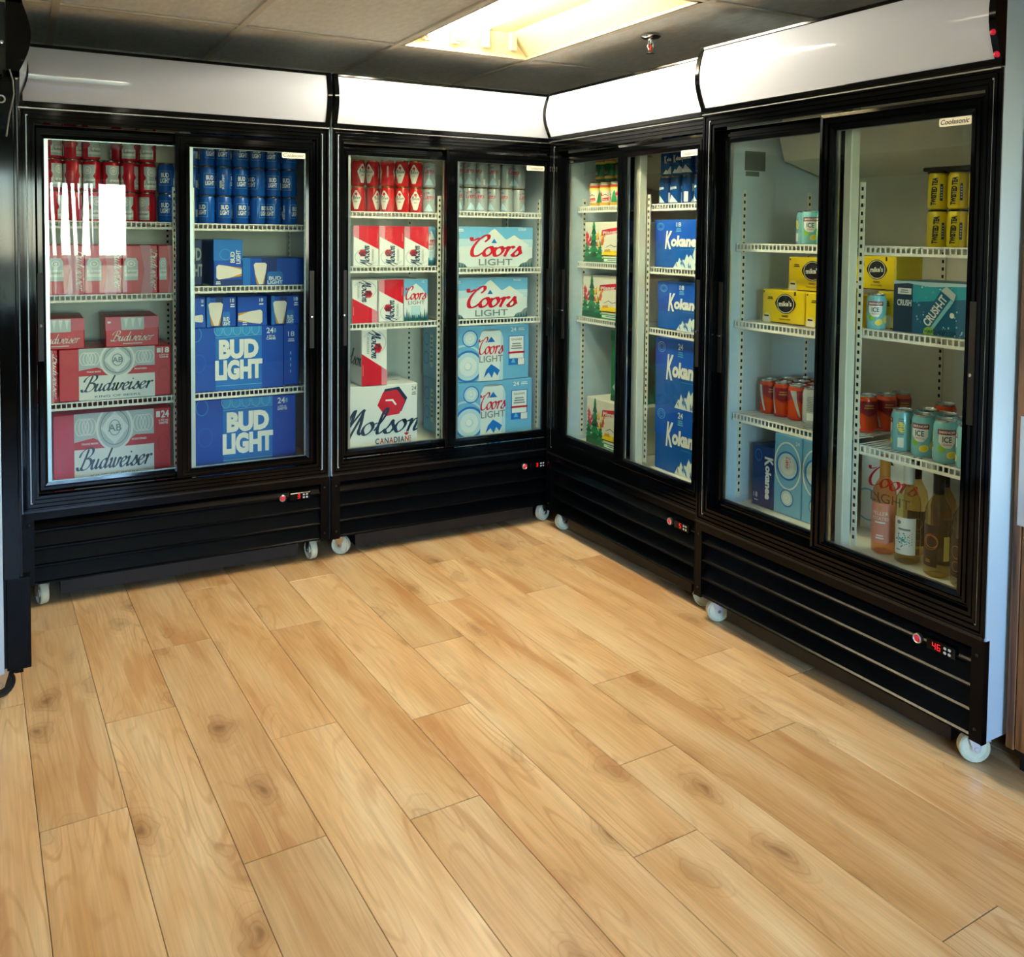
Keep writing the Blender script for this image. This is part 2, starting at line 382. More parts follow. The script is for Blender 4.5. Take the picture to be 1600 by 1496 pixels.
class Art:
    def __init__(s): s.t = []
    def tri(s, T, mt, layer):
        layer += .006*(len(s.t) % 97)/97+.02*min(20, len(s.t)/60)   # later print lies a hair above earlier print
        s.t += [(t, mt, layer) for t in T]
    def poly(s, pts, mt, layer=1):
        v3 = [Vector((p[0], p[1], 0)) for p in pts]
        s.tri([[tuple(pts[i]) for i in t] for t in tessellate_polygon([v3])], mt, layer); return s
    def rect(s, a, b, c, d, mt, layer=1): return s.poly([(a, b), (c, b), (c, d), (a, d)], mt, layer)
    def ell(s, cx, cy, rx, ry, mt, layer=1, n=20, rot=0.):
        c, q = math.cos(rot), math.sin(rot); P = []
        for i in range(n):
            a = 2*math.pi*i/n; x, y = rx*math.cos(a), ry*math.sin(a); P.append((cx+x*c-y*q, cy+x*q+y*c))
        s.tri([[(cx, cy), P[i], P[(i+1) % n]] for i in range(n)], mt, layer); return s
    def ring(s, cx, cy, r, th, mt, layer=1, ry=None, n=24, a0=0, a1=2*math.pi, u0=-1e9):
        ry = ry or r
        for i in range(n):
            a, b = a0+(a1-a0)*i/n, a0+(a1-a0)*(i+1)/n
            f = lambda t, k: (max(u0, cx+(r-k)*math.cos(t)), cy+(ry-k)*math.sin(t))
            s.tri([[f(a, 0), f(b, 0), f(b, th)], [f(a, 0), f(b, th), f(a, th)]], mt, layer)
        return s
    def _put(s, T, wd, x, y, h, mt, layer, w, rot, align):
        sx = (w/wd) if w else h; W_ = wd*sx
        ox = {'l': 0, 'c': -W_/2, 'r': -W_}[align]; c, q = math.cos(rot), math.sin(rot)
        for n_, t in enumerate(T):
            s.t.append(([(x+(ox+p[0]*sx)*c-p[1]*h*q, y+(ox+p[0]*sx)*q+p[1]*h*c) for p in t], mt, layer+.3+.0015*n_ if n_ < 300 else layer+.75))
        return s
    def text(s, st, x, y, h, mt, layer=3, w=None, rot=0., bold=0., shear=0., align='c'):
        T, wd = text_tris(st, bold, shear); return s._put(T, wd, x, y, h, mt, layer, w, rot, align)
    def script(s, st, x, y, h, mt, layer=3, w=None, rot=0., nib=.17, slant=.3, thin=.075, align='c'):
        # h = x-height
        T, wd = script_tris(st, nib, slant, thin); return s._put(T, wd, x, y, h, mt, layer, w, rot, align)
    def lines(s, x, y, w, h, n, mt, layer=3):
        # small print too fine to read: thin bars
        for i in range(n):
            a = w*(.72+.28*((i*37 % 11)/10)); yy = y-h*i/n
            s.rect(x-a/2, yy-h/n*.5, x+a/2, yy, mt, layer)
        return s
    def clip(s, a, b, c, d):
        # clip every triangle to the rectangle (print ends at the board's edge)
        out = []
        for t, mt, l in s.t:
            P = list(t)
            for ax, lim, sg in ((0, a, 1), (0, c, -1), (1, b, 1), (1, d, -1)):
                Q = []
                for i in range(len(P)):
                    p, q = P[i], P[(i+1) % len(P)]; pi = (p[ax]-lim)*sg >= 0; qi = (q[ax]-lim)*sg >= 0
                    if pi: Q.append(p)
                    if pi != qi:
                        k = (lim-p[ax])/(q[ax]-p[ax]); Q.append((p[0]+(q[0]-p[0])*k, p[1]+(q[1]-p[1])*k))
                P = Q
                if not P: break
            for i in range(1, len(P)-1): out.append(([P[0], P[i], P[i+1]], mt, l))
        s.t = out; return s
    def mesh(s, name, fn, slice_u=None):
        bm = bmesh.new(); mats = []
        for t, mt, l in s.t:
            if mt not in mats: mats.append(mt)
            try:
                f = bm.faces.new([bm.verts.new((p[0], p[1], l)) for p in t]); f.material_index = mats.index(mt)
            except ValueError: pass
        if slice_u:
            us = [v.co.x for v in bm.verts]; u = math.floor(min(us)/slice_u)*slice_u
            while u < max(us):
                bmesh.ops.bisect_plane(bm, geom=bm.verts[:]+bm.edges[:]+bm.faces[:], dist=1e-7, plane_co=(u, 0, 0), plane_no=(1, 0, 0)); u += slice_u
        for v in bm.verts: v.co = fn(v.co.x, v.co.y, v.co.z)
        me = bpy.data.meshes.new(name); bm.to_mesh(me); bm.free()
        for m_ in mats: me.materials.append(m_)
        return me

def ink(n, c, rough=.4): return mat('print_'+n, c, rough)
I = dict(red=ink('red', '#cf0f2c'), dred=ink('deep_red', '#8e0f22'), white=ink('white', '#f0f1ee'), silver=ink('silver', '#bcc8cc', .3), navy=ink('navy', '#1b3653'),
 grey=ink('grey', '#7d868b'), blue=ink('blue', '#0a55c4'), lblue=ink('light_blue', '#2f95dc'), mblue=ink('mid_blue', '#1273cc'), dblue=ink('dark_blue', '#072f7a'),
 sky=ink('sky_blue', '#6db6e4'), pale=ink('pale_blue', '#bcdcec'), ice=ink('ice_white', '#dfeaec'), green=ink('green', '#1d8a52'), dgreen=ink('dark_green', '#0f5a3a'),
 teal=ink('teal', '#1fa0b5'), dteal=ink('dark_teal', '#0f5f86'), yellow=ink('yellow', '#f2d11c'), amber=ink('amber', '#d79a2b'), foam=ink('foam', '#efe9dd'), black=ink('black', '#141414'),
 cream=ink('cream', '#efeadb'), orange=ink('orange', '#e0561c'), lime=ink('lime', '#8fc640'), lemon=ink('lemon', '#f4e06a'), aqua=ink('aqua', '#7fc7d6'), pink=ink('pink', '#e88f7d'), brown=ink('brown', '#3a241a'), gold=ink('gold', '#c59a4a', .3))

def board(n, c): return mat('board_'+n, c, .32, 0, .5)
BD = dict(red=board('red', '#cf0f2c'), blue=board('blue', '#0a4fbe'), nblue=board('navy', '#0c2f6e'), white=board('white', '#ecefee'), ice=board('ice', '#dbe7ea'), sky=board('sky', '#6fb4e0'),
 cream=board('cream', '#ece7d7'), green=board('green', '#1a7c4c'), kok=board('lake_blue', '#0c56b2'), yellow=board('yellow', '#efcf14'), teal=board('teal', '#1d8fb0'))

# ------------------------------------------------------------------ carton designs (u right, v up, metres)
def a_bud_big(w, h, count):
    a = Art(); S = I['silver']; l, r = .17*w, .85*w
    a.rect(l, 0, r, h, S, 1)
    a.rect(l, 0, r, .47*h, I['white'], 2)
    a.poly([(l, .47*h), (l, .58*h), (l+.16*w, .63*h), (l+.27*w, .52*h), (l+.3*w, .47*h)], I['red'], 2)
    a.poly([(r, .47*h), (r, .62*h), (r-.16*w, .63*h), (r-.26*w, .52*h), (r-.28*w, .47*h)], I['red'], 2)
    cx, cy = (l+r)/2, .76*h
    a.ell(cx, cy, .16*w, .34*h, S, 2.5); a.ring(cx, cy, .16*w, .008, I['white'], 4, .34*h); a.ring(cx, cy, .125*w, .003, I['grey'], 4, .26*h)
    a.ring(cx, cy, .085*w, .006, I['white'], 4, .19*h); a.poly([(cx-.12*w, cy), (cx, cy+.25*h), (cx+.12*w, cy), (cx, cy-.25*h)], I['ice'], 3.3)
    a.ring(cx, cy, .05*w, .003, I['grey'], 5, .12*h); a.text('AB', cx, cy-.05*h, .1*h, I['grey'], 5, bold=.02)
    for sx in (-1, 1):
        for i in range(4):
            x = cx+sx*(.2+.03*i)*w; a.ring(x, .8*h, .045*w, .003, I['white'], 3, .13*h, 14)
    a.text('REGISTERED', r-.13*w, .55*h, .018*h+.002, I['white'], 4, bold=.02); a.text('TRADE MARK', l+.13*w, .535*h, .018*h+.002, I['white'], 4, bold=.02)
    a.script('Budweiser', (l+r)/2, .17*h, .14*h, I['navy'], 4, w=(r-l)*.97, nib=.3, thin=.09)
    a.text('KING OF BEERS', (l+r)/2, .045*h, .04*h, I['navy'], 4, w=(r-l)*.6)
    a.rect(.87*w, .86*h, .905*w, .95*h, I['white'], 2); a.text(count, .95*w, .855*h, .1*h, I['white'], 3, w=.07*w, bold=.03)
    a.text('x 355 mL', .935*w, .80*h, .028*h, I['white'], 3, bold=.02, w=.09*w); a.text('CANS' if count == '18' else 'CANETTES', .935*w, .755*h, .03*h, I['white'], 3, bold=.03, w=.08*w)
    a.ring(.93*w, .45*h, .05*w, .002, I['dred'], 1, .14*h)
    return a.clip(0, 0, w, h)
def a_bud_small(w, h):
    a = Art()
    a.poly([(.0, .55*h), (w, .62*h), (w, h), (0, h)], mat('print_light_red', '#d8607a', .4), 1)
    a.poly([(.28*w, .98*h), (.72*w, .98*h), (.72*w, .56*h), (.3*w, .56*h)], I['silver'], 2)
    for i in range(3): a.poly([((.34+.13*i)*w, .95*h), ((.42+.13*i)*w, .95*h), ((.38+.13*i)*w, .6*h)], I['white'], 3)
    a.rect(.04*w, .8*h, .1*w, .86*h, I['white'], 3)
    a.script('Budweiser', .5*w, .2*h, .15*h, I['white'], 3, w=.82*w, nib=.24); a.lines(.5*w, .12*h, .5*w, .05*h, 1, I['white'])
    return a.clip(0, 0, w, h)
def a_bud_vert(w, h):
    a = Art()
    a.poly([(.52*w, 0), (.62*w, .5*h), (.5*w, h), (.8*w, h), (.9*w, .5*h), (.84*w, 0)], mat('print_rose', '#dd8fa0', .4), 1)
    a.script('Budweiser', .8*w, .93*h, .13*w, I['white'], 3, w=.86*h, rot=-math.pi/2, nib=.26, align='l')
    a.poly([(.06*w, .28*h), (.06*w, .66*h), (.12*w, .74*h), (.38*w, .74*h), (.44*w, .66*h), (.44*w, .28*h)], I['silver'], 2)
    a.ell(.25*w, .62*h, .12*w, .07*h, I['white'], 3); a.ring(.25*w, .62*h, .07*w, .002, I['grey'], 4, .045*h); a.rect(.06*w, .36*h, .44*w, .5*h, I['white'], 3)
    a.script('Budweiser', .25*w, .42*h, .035*h, I['navy'], 4, w=.34*w)
    return a.clip(0, 0, w, h)
def a_budlight(w, h, count, cet):
    a = Art(); l, r = .27*w, .76*w
    a.rect(l, 0, r, h, I['mblue'], 1)
    a.poly([(l, .86*h), (r, .88*h), (r, h), (l, h)], I['lblue'], 2)
    for i in range(5): a.ring(l+(.06+.2*i)*(r-l), .96*h, .045*w, .003, I['sky'], 3, .1*h, 14)
    a.poly([(l, .83*h), (r, .86*h), (r, .868*h), (l, .838*h)], I['sky'], 3); a.rect(l, .075*h, r, .085*h, I['sky'], 3)
    a.ring(.07*w, .9*h, .06*w, .003, I['lblue'], 1, .12*h); a.ring(.1*w, .45*h, .07*w, .002, I['mblue'], 1, .14*h)
    a.text('BUD', (l+r)/2, .52*h, .26*h, I['white'], 4, w=.42*w, bold=.06)
    a.text('LIGHT', (l+r)/2, .19*h, .265*h, I['white'], 4, w=.5*w, bold=.06)
    a.text(count, .85*w, .88*h, .085*h, I['white'], 3, w=.075*w, bold=.02); a.rect(.895*w, .885*h, .915*w, .955*h, I['sky'], 2)
    a.text('x 355 mL', .86*w, .82*h, .028*h, I['white'], 3, w=.09*w, bold=.02); a.text(cet, .86*w, .775*h, .035*h, I['white'], 3, w=.1*w, bold=.03)
    return a.clip(0, 0, w, h)
def glass_art(a, x, y, s, rot=0., lay=2):
    c, q = math.cos(rot), math.sin(rot); T = lambda pts: [(x+(p[0]*c-p[1]*q)*s, y+(p[0]*q+p[1]*c)*s) for p in pts]
    a.poly(T([(-.17, 0), (.17, 0), (.26, .6), (-.26, .6)]), I['amber'], lay)
    a.poly(T([(-.06, 0), (.1, 0), (.26, .6), (.3, .92), (.22, 1), (-.22, 1), (-.3, .92), (-.24, .5)]), I['foam'], lay+1)
def a_budlight_glass(w, h, count='18', big=False):
    a = Art(); a.rect(0, 0, .12*w, h, I['mblue'], 1); a.rect(.3*w, 0, .55*w, h, I['dblue'], 1)
    gx = .3*w if not big else .28*w
    glass_art(a, gx, .04*h, .78*h)
    x = .66*w if not big else .52*w
    a.poly([(x-.13*w, 0), (x-.13*w, .42*h), (x-.1*w, .5*h), (x+.1*w, .5*h), (x+.13*w, .42*h), (x+.13*w, 0)], I['mblue'], 2)
    a.text('BUD', x, .2*h, .12*h, I['white'], 4, w=.2*w, bold=.03); a.text('LIGHT', x, .05*h, .12*h, I['white'], 4, w=.25*w, bold=.03)
    if not big:
        a.text(count, .86*w, .82*h, .12*h, I['white'], 3, w=.14*w, bold=.02); a.lines(.87*w, .76*h, .18*w, .14*h, 2, I['white'])
    return a.clip(0, 0, w, h)
def a_budlight_glass_side(w, h):
    a = Art(); a.rect(0, .0, w, .25*h, I['blue'], 1); glass_art(a, .02*w, .3*h, .82*w, -math.pi/2)
    a.text('18', .8*w, .82*h, .11*h, I['white'], 3, w=.13*w, bold=.02, rot=0); a.lines(.8*w, .76*h, .2*w, .1*h, 1, I['white']); a.lines(.24*w, .2*h, .16*w, .2*h, 3, I['white'])
    return a.clip(0, 0, w, h)
def a_budlight_upright(w, h):
    a = Art(); a.rect(0, .55*h, w, h, I['mblue'], 1); a.rect(0, 0, w, .14*h, I['dblue'], 1)
    a.ring(.4*w, .68*h, .2*w, .003, I['lblue'], 2, .12*h)
    a.text('BUD', .72*w, .5*h, .14*w, I['white'], 3, w=.24*h, rot=math.pi/2, bold=.03, align='l'); a.text('LIGHT', .92*w, .48*h, .14*w, I['white'], 3, w=.3*h, rot=math.pi/2, bold=.03, align='l')
    glass_art(a, .97*w, .3*h, .88*w, math.pi/2); a.lines(.15*w, .1*h, .2*w, .08*h, 2, I['white'])
    return a.clip(0, 0, w, h)
def a_budlight_plain(w, h):
    a = Art(); a.text('BUD', .5*w, .55*h, .25*h, I['silver'], 3, w=.9*w, bold=.03); a.text('LIGHT', .5*w, .2*h, .25*h, I['silver'], 3, w=1.1*w, bold=.03)
    return a.clip(0, 0, w, h)
def a_budlight_end(w, h):
    a = Art(); a.text('18', .5*w, .8*h, .08*h, I['white'], 3, w=.4*w); a.lines(.5*w, .76*h, .5*w, .06*h, 2, I['white'])
    for i in range(4): a.rect(.42*w, (.2+.1*i)*h, .5*w, (.25+.1*i)*h, I['sky'], 3)
    return a.clip(0, 0, w, h)
def hexa(a, cx, cy, r, mt, layer, ry=None, rot=0.):
    ry = ry or r; a.poly([(cx+r*math.cos(math.pi/3*i+rot), cy+ry*math.sin(math.pi/3*i+rot)) for i in range(6)], mt, layer)
def a_molson_vert(w, h):
    a = Art()
    a.poly([(0, h), (w, h), (w, .42*h), (0, .74*h)], I['red'], 1); a.poly([(0, h), (.22*w, h), (.22*w, .67*h), (0, .74*h)], mat('print_rose', '#dd8fa0', .4), 2)
    a.ring(.5*w, .23*h, .45*w, .0035, I['silver'], 2, .21*h, 24, 1.75, 4.4); a.ring(.55*w, .23*h, .42*w, .0025, I['silver'], 2, .21*h, 24, -1.4, -.5)
    hexa(a, .37*w, .33*h, .17*w, I['red'], 3, .095*h); hexa(a, .37*w, .33*h, .1*w, I['dred'], 4, .05*h)
    a.script('Molson', .62*w, .0, .17*w, I['navy'], 5, w=.52*h, rot=math.pi/2, nib=.3, thin=.13, align='l')
    a.text('CANADIAN', .8*w, .08*h, .09*w, I['grey'], 4, w=.34*h, rot=math.pi/2, align='l')
    a.rect(.93*w, .62*h, .955*w, .82*h, I['pink'], 2)
    return a.clip(0, 0, w, h)
def flip(fn):
    def g(w, h):
        a = fn(w, h); a.t = [([(w-p[0], h-p[1]) for p in t], m, l) for t, m, l in a.t]; return a
    return g
def a_molson_big(w, h):
    a = Art()
    hexa(a, .68*w, .75*h, .185*w, I['navy'], 1, .23*h, .1); hexa(a, .655*w, .71*h, .18*w, I['red'], 2, .225*h, .1)
    a.poly([(.58*w, .77*h), (.675*w, .77*h), (.725*w, .68*h), (.705*w, .67*h), (.665*w, .74*h), (.58*w, .745*h)], I['white'], 3)
    a.script('Molson', .51*w, .24*h, .19*h, I['navy'], 5, w=1.06*w, nib=.26, thin=.1)
    x = .45*w
    for i, ch in enumerate('CANADIAN'):
        a.text(ch, x, .075*h, .085*h, I['red'] if i in (1, 3, 7) else I['navy'], 4, w=.05*w if ch != 'I' else .014*w, bold=.02, align='l'); x += .06*w if ch != 'I' else .025*w
    lx, ly = .855*w, .185*h
    a.poly([(lx, ly+.05*h), (lx+.012*w, ly+.025*h), (lx+.036*w, ly+.03*h), (lx+.02*w, ly), (lx, ly-.012*h), (lx-.02*w, ly), (lx-.036*w, ly+.03*h), (lx-.012*w, ly+.025*h)], I['red'], 4)
    for i in range(4): a.rect(.89*w, (.06+.03*i)*h, .915*w, (.075+.03*i)*h, I['grey'], 3)
    a.text('24', .95*w, .89*h, .06*h, I['navy'], 3, w=.06*w); a.lines(.95*w, .86*h, .07*w, .06*h, 2, I['grey'])
    return a.clip(0, 0, w, h)
def a_molson_side(w, h):
    a = Art(); a.script('Molson', .5*w, .35*h, .14*h, I['navy'], 4, w=1.1*w, nib=.26); return a.clip(0, 0, w, h)
def a_coors(w, h, word):
    a = Art()
    a.rect(0, .62*h, w, h, I['sky'], 1); a.poly([(0, .7*h), (w, .7*h), (w, .5*h), (.6*w, .56*h), (.3*w, .54*h), (0, .5*h)], I['pale'], 2)
    a.poly([(.3*w, .55*h), (.48*w, .92*h), (.52*w, .95*h), (.66*w, .68*h), (.76*w, .8*h), (.95*w, .55*h), (.8*w, .3*h), (.4*w, .3*h)], I['ice'], 3)
    a.poly([(.47*w, .88*h), (.51*w, .95*h), (.57*w, .84*h), (.54*w, .74*h), (.52*w, .82*h)], I['cream'], 4); a.poly([(.74*w, .76*h), (.76*w, .8*h), (.82*w, .7*h), (.78*w, .66*h)], I['cream'], 4)
    for x0, sg in ((0, 1), (w, -1)):
        a.poly([(x0, 0), (x0, .24*h), (x0+sg*.05*w, .2*h), (x0+sg*.08*w, .13*h), (x0+sg*.14*w, .1*h), (x0+sg*.19*w, 0)], I['grey'], 3)
        for i in range(5): xx = x0+sg*(.015+.035*i)*w; a.poly([(xx-.015*w, 0), (xx+.015*w, 0), (xx, (.17-.02*i)*h)], I['dteal'] if i % 2 else I['dgreen'], 4)
    a.poly([(.475*w, .6*h), (.51*w, .71*h), (.545*w, .6*h)], I['mblue'], 5)
    a.script('Coors', .54*w, .28*h, .23*h, I['red'], 6, w=.66*w, nib=.34, thin=.16)
    a.text('LIGHT', .53*w, .055*h, .15*h, I['grey'], 6, w=.42*w, bold=.015)
    a.text(word, .86*w, .92*h, .05*h, I['white'], 5, w=.1*w, bold=.02); a.lines(.1*w, .94*h, .1*w, .08*h, 2, I['white'], 5)
    return a.clip(0, 0, w, h)
def a_coors_vert(w, h):
    a = Art(); a.rect(0, .6*h, w, h, I['sky'], 1); a.poly([(0, .55*h), (.3*w, .82*h), (.5*w, .9*h), (.75*w, .78*h), (w, .58*h), (w, .2*h), (0, .2*h)], I['ice'], 2)
    for i in range(12):
        x = (i+.5)/12*w; a.poly([(x-.06*w, 0), (x+.06*w, 0), (x, (.17+.07*((i*5) % 3))*h)], I['dteal'] if i % 2 else I['dgreen'], 3)
    a.script('Coors', .5*w, .52*h, .14*h, I['red'], 5, w=.9*w, nib=.34, thin=.16); a.text('LIGHT', .52*w, .4*h, .085*h, I['grey'], 5, w=.7*w, bold=.01)
    a.rect(.32*w, .14*h, .68*w, .36*h, I['aqua'], 4); a.rect(.34*w, .155*h, .66*w, .35*h, I['pale'], 5); a.text('12', .8*w, .92*h, .05*h, I['white'], 5)
    return a.clip(0, 0, w, h)
def speaker(a, cx, cy, r, u0=-1e9):
    a.ring(cx, cy, r, r*.14, I['mblue'], 2, u0=u0, n=28); 
    a.ell(max(cx, u0), cy, r*.87, r*.87, I['pale'], 2, 28); a.ring(cx, cy, r*.6, r*.35, I['ice'], 3, u0=u0, n=28); a.ell(cx, cy, r*.27, r*.27, I['pale'], 3); a.ell(cx-.02*r, cy+.03*r, r*.2, r*.2, I['white'], 4)
def a_coors_speaker(w, h):
    a = Art(); a.ring(.2*w, .28*h, .4*h, .01, I['pale'], 1)
    speaker(a, .26*w, .78*h, .155*h); speaker(a, .24*w, .28*h, .29*h)
    l, r = .37*w, .67*w
    a.poly([(l, 0), (l, .76*h), (l+.03*w, .88*h), (l+.06*w, .92*h), (r-.06*w, .92*h), (r-.03*w, .88*h), (r, .76*h), (r, 0)], I['ice'], 5); a.ring((l+r)/2, .92*h, .11*w, .004, I['grey'], 6, .018*h); a.poly([(r-.05*w, 0), (r, 0), (r, .76*h), (r-.03*w, .85*h)], I['pale'], 6)
    a.poly([(.47*w, .7*h), (.52*w, .8*h), (.57*w, .7*h)], I['mblue'], 7)
    a.script('Coors', .52*w, .49*h, .135*h, I['red'], 8, w=.31*w, nib=.3, thin=.12); a.text('LIGHT', .52*w, .34*h, .115*h, I['grey'], 8, w=.29*w, bold=.01)
    a.poly([(.43*w, .06*h), (.46*w, .2*h), (.52*w, .3*h), (.58*w, .24*h), (.63*w, .18*h), (.6*w, .08*h), (.56*w, .16*h), (.53*w, .05*h), (.49*w, .15*h)], I['mblue'], 7)
    a.rect(.74*w, .26*h, .94*w, .8*h, I['mblue'], 2); a.rect(.75*w, .38*h, .93*w, .785*h, I['white'], 3); a.text('GAGNER', .84*w, .71*h, .035*h, I['grey'], 4, w=.14*w, bold=.02)
    a.lines(.84*w, .66*h, .15*w, .13*h, 3, I['grey'], 4); a.rect(.735*w, .47*h, .945*w, .505*h, I['red'], 5); a.poly([(.77*w, .3*h), (.8*w, .39*h), (.83*w, .3*h)], I['sky'], 4)
    a.rect(.855*w, .25*h, .945*w, .38*h, I['dred'], 5); a.rect(.86*w, .257*h, .94*w, .373*h, I['white'], 6)
    a.text('24', .8*w, .88*h, .07*h, I['white'], 3, w=.07*w, bold=.02); a.lines(.9*w, .94*h, .1*w, .06*h, 2, I['white'])
    return a.clip(0, 0, w, h)
def a_coors_speaker_side(w, h):
    a = Art(); speaker(a, .78*w, .35*h, .26*h); speaker(a, .82*w, .8*h, .14*h); a.rect(.3*w, .2*h, .42*w, .8*h, I['pale'], 2); a.lines(.36*w, .75*h, .1*w, .5*h, 6, I['grey']); a.ring(.15*w, .7*h, .12*h, .004, I['mblue']); a.ring(.15*w, .35*h, .12*h, .004, I['mblue'])
    return a.clip(0, 0, w, h)
def a_speaker_end(w, h):
    a = Art(); a.ring(.5*w, .62*h, .49*w, .006, I['ice'], 1, .3*h); speaker(a, .5*w, .62*h, .4*w); speaker(a, .5*w, .22*h, .24*w)
    a.script('Coors', .45*w, .66*h, .08*w, I['red'], 6, w=.3*w, rot=-math.pi/2, nib=.3); a.text('24', .86*w, .9*h, .045*h, I['white'], 4, w=.14*w); return a.clip(0, 0, w, h)
def a_coors_back(w, h):
    a = Art(); a.rect(0, 0, w, h, I['ice'], 1); a.poly([(.3*w, .86*h), (.38*w, .97*h), (.46*w, .86*h)], I['navy'], 2); a.script('Coors', .45*w, .56*h, .12*h, I['red'], 3, w=.7*w, nib=.3); a.text('LIGHT', .42*w, .38*h, .11*h, I['grey'], 3, w=.56*w); a.ring(.1*w, .3*h, .2*w, .006, I['sky'], 2)
    return a.clip(0, 0, w, h)
def a_pilsner(w, h):
    a = Art(); RR = random.Random(3)
    for cx, b, ht, wd in ((.2, .0, 1.0, .27), (.06, .0, .62, .2), (.33, .0, .5, .2)):
        for i in range(6):
            y0 = b+ht*(.1+.15*i); ww = wd*(1-.15*i); a.poly([((cx-ww/2)*w, y0*h), ((cx+ww/2)*w, y0*h), (cx*w, (y0+.24*ht)*h)], I['green'] if i % 2 else I['dgreen'], 2)
        a.rect((cx-wd*.45)*w, 0, (cx+wd*.45)*w, .2*ht*h, I['dgreen'], 2)
    for i in range(30):
        x = RR.uniform(.26, .42) if i % 3 else RR.uniform(.02, .13); y = RR.uniform(.35, .66); m_ = (I['red'], I['yellow'], I['orange'])[i % 3]; s = RR.uniform(.03, .06)
        a.poly([((x-s*.5)*w, y*h), ((x+s*.5)*w, (y+.02)*h), ((x+.01)*w, (y+s*3)*h)], m_, 3)
    a.poly([(.36*w, .66*h), (.70*w, .73*h), (.71*w, .87*h), (.37*w, .8*h)], I['red'], 3); a.text('Pilsner', .535*w, .705*h, .08*h, I['white'], 4, w=.29*w, rot=.08, bold=.02)
    a.poly([(.36*w, .18*h), (w, .2*h), (w, .3*h), (.5*w, .3*h), (.38*w, .26*h)], I['yellow'], 2); a.poly([(.36*w, .16*h), (w, .17*h), (w, .19*h), (.36*w, .185*h)], I['black'], 3)
    a.poly([(.45*w, .38*h), (.55*w, .45*h), (.62*w, .4*h), (.75*w, .46*h), (.9*w, .4*h), (w, .44*h), (w, .425*h), (.9*w, .385*h), (.75*w, .445*h), (.62*w, .385*h), (.55*w, .435*h), (.45*w, .37*h)], I['black'], 3)
    a.poly([(.42*w, .26*h), (.43*w, .32*h), (.53*w, .34*h), (.55*w, .27*h)], I['amber'], 4); a.poly([(.76*w, .38*h), (.84*w, .52*h), (.92*w, .42*h)], I['orange'], 3)
    a.rect(.4*w, .0, w, .12*h, I['green'], 2); a.rect(.42*w, .03*h, .78*w, .095*h, I['ice'], 3); a.lines(.6*w, .08*h, .3*w, .05*h, 1, I['grey'], 4)
    return a.clip(0, 0, w, h)
def a_pilsner_vert(w, h):
    a = Art(); a.poly([(.48*w, .3*h), (.74*w, .28*h), (.74*w, .74*h), (.48*w, .78*h)], I['red'], 2); a.text('Pilsner', .68*w, .32*h, .15*w, I['white'], 3, w=.4*h, rot=math.pi/2, align='l', bold=.02)
    a.poly([(.1*w, .2*h), (.3*w, .3*h), (.35*w, .22*h), (.22*w, .14*h)], I['ice'], 2); a.rect(0, 0, w, .08*h, I['dgreen'], 1); a.rect(0, .86*h, w, h, I['dgreen'], 1)
    return a.clip(0, 0, w, h)
def kok_word(a, x, y, s, wd, rot=0., lay=5, col=None):
    col = col or I['white']; c, q = math.cos(rot), math.sin(rot)
    a.text('K', x, y-.28*s*(c), 1.75*s, col, lay, w=.2*wd, rot=rot, bold=.03, shear=.22, align='l')
    a.text('okanee', x+.17*wd*c, y+.17*wd*q, s, col, lay, w=.83*wd, rot=rot, bold=.05, shear=.12, align='l')
def peaks(a, w, h, x0, x1, y, lay):
    RR = random.Random(5)
    for cx, ht, wd in ((.28, .22, .26), (.60, .46, .5), (.43, .3, .36), (.84, .32, .38)):
        cx = x0+cx*(x1-x0); wd = wd*(x1-x0)
        a.poly([(cx-wd/2, 0), (cx-wd*.2, ht*.62*h), (cx-wd*.12, ht*.55*h), (cx, (ht+y)*h), (cx+wd*.1, ht*.75*h), (cx+wd*.2, ht*.6*h), (cx+wd/2, 0)], I['ice'], lay)
        for i in range(5):
            xx = cx+RR.uniform(-.3, .3)*wd; yy = RR.uniform(.05, .55)*ht*h; a.poly([(xx, yy), (xx+.03*w, yy-.05*h), (xx+.012*w, yy+.06*h)], I['grey'] if i % 2 else I['mblue'], lay+1)
def a_kokanee(w, h, count):
    a = Art(); a.rect(0, .55*h, w, h, I['blue'], 1); peaks(a, w, h, .2*w, .98*w, .0, 2)
    a.ring(.1*w, .86*h, .06*w, .003, I['sky'], 2, .08*h); a.ring(.1*w, .86*h, .035*w, .002, I['sky'], 2, .05*h)
    kok_word(a, .18*w, .46*h, .2*h, .58*w)
    a.text(count, .4*w, .86*h, .085*h, I['white'], 4, w=.075*w, bold=.02); a.lines(.4*w, .83*h, .09*w, .09*h, 3, I['sky'], 4)
    a.lines(.6*w, .4*h, .5*w, .02*h, 1, I['lblue'], 4)
    return a.clip(0, 0, w, h)
def a_kokanee_end(w, h):
    a = Art(); a.ring(.3*w, .84*h, .17*w, .003, I['mblue'], 2, .1*h)
    a.text('K', .62*w, .84*h, .42*w, I['white'], 4, w=.15*h, rot=-math.pi/2, bold=.03, align='l'); a.text('okanee', .66*w, .7*h, .24*w, I['white'], 4, w=.55*h, rot=-math.pi/2, bold=.05, align='l')
    a.text('18', .2*w, .14*h, .08*h, I['white'], 4, w=.18*w); a.lines(.22*w, .1*h, .24*w, .03*h, 1, I['white'])
    return a.clip(0, 0, w, h)
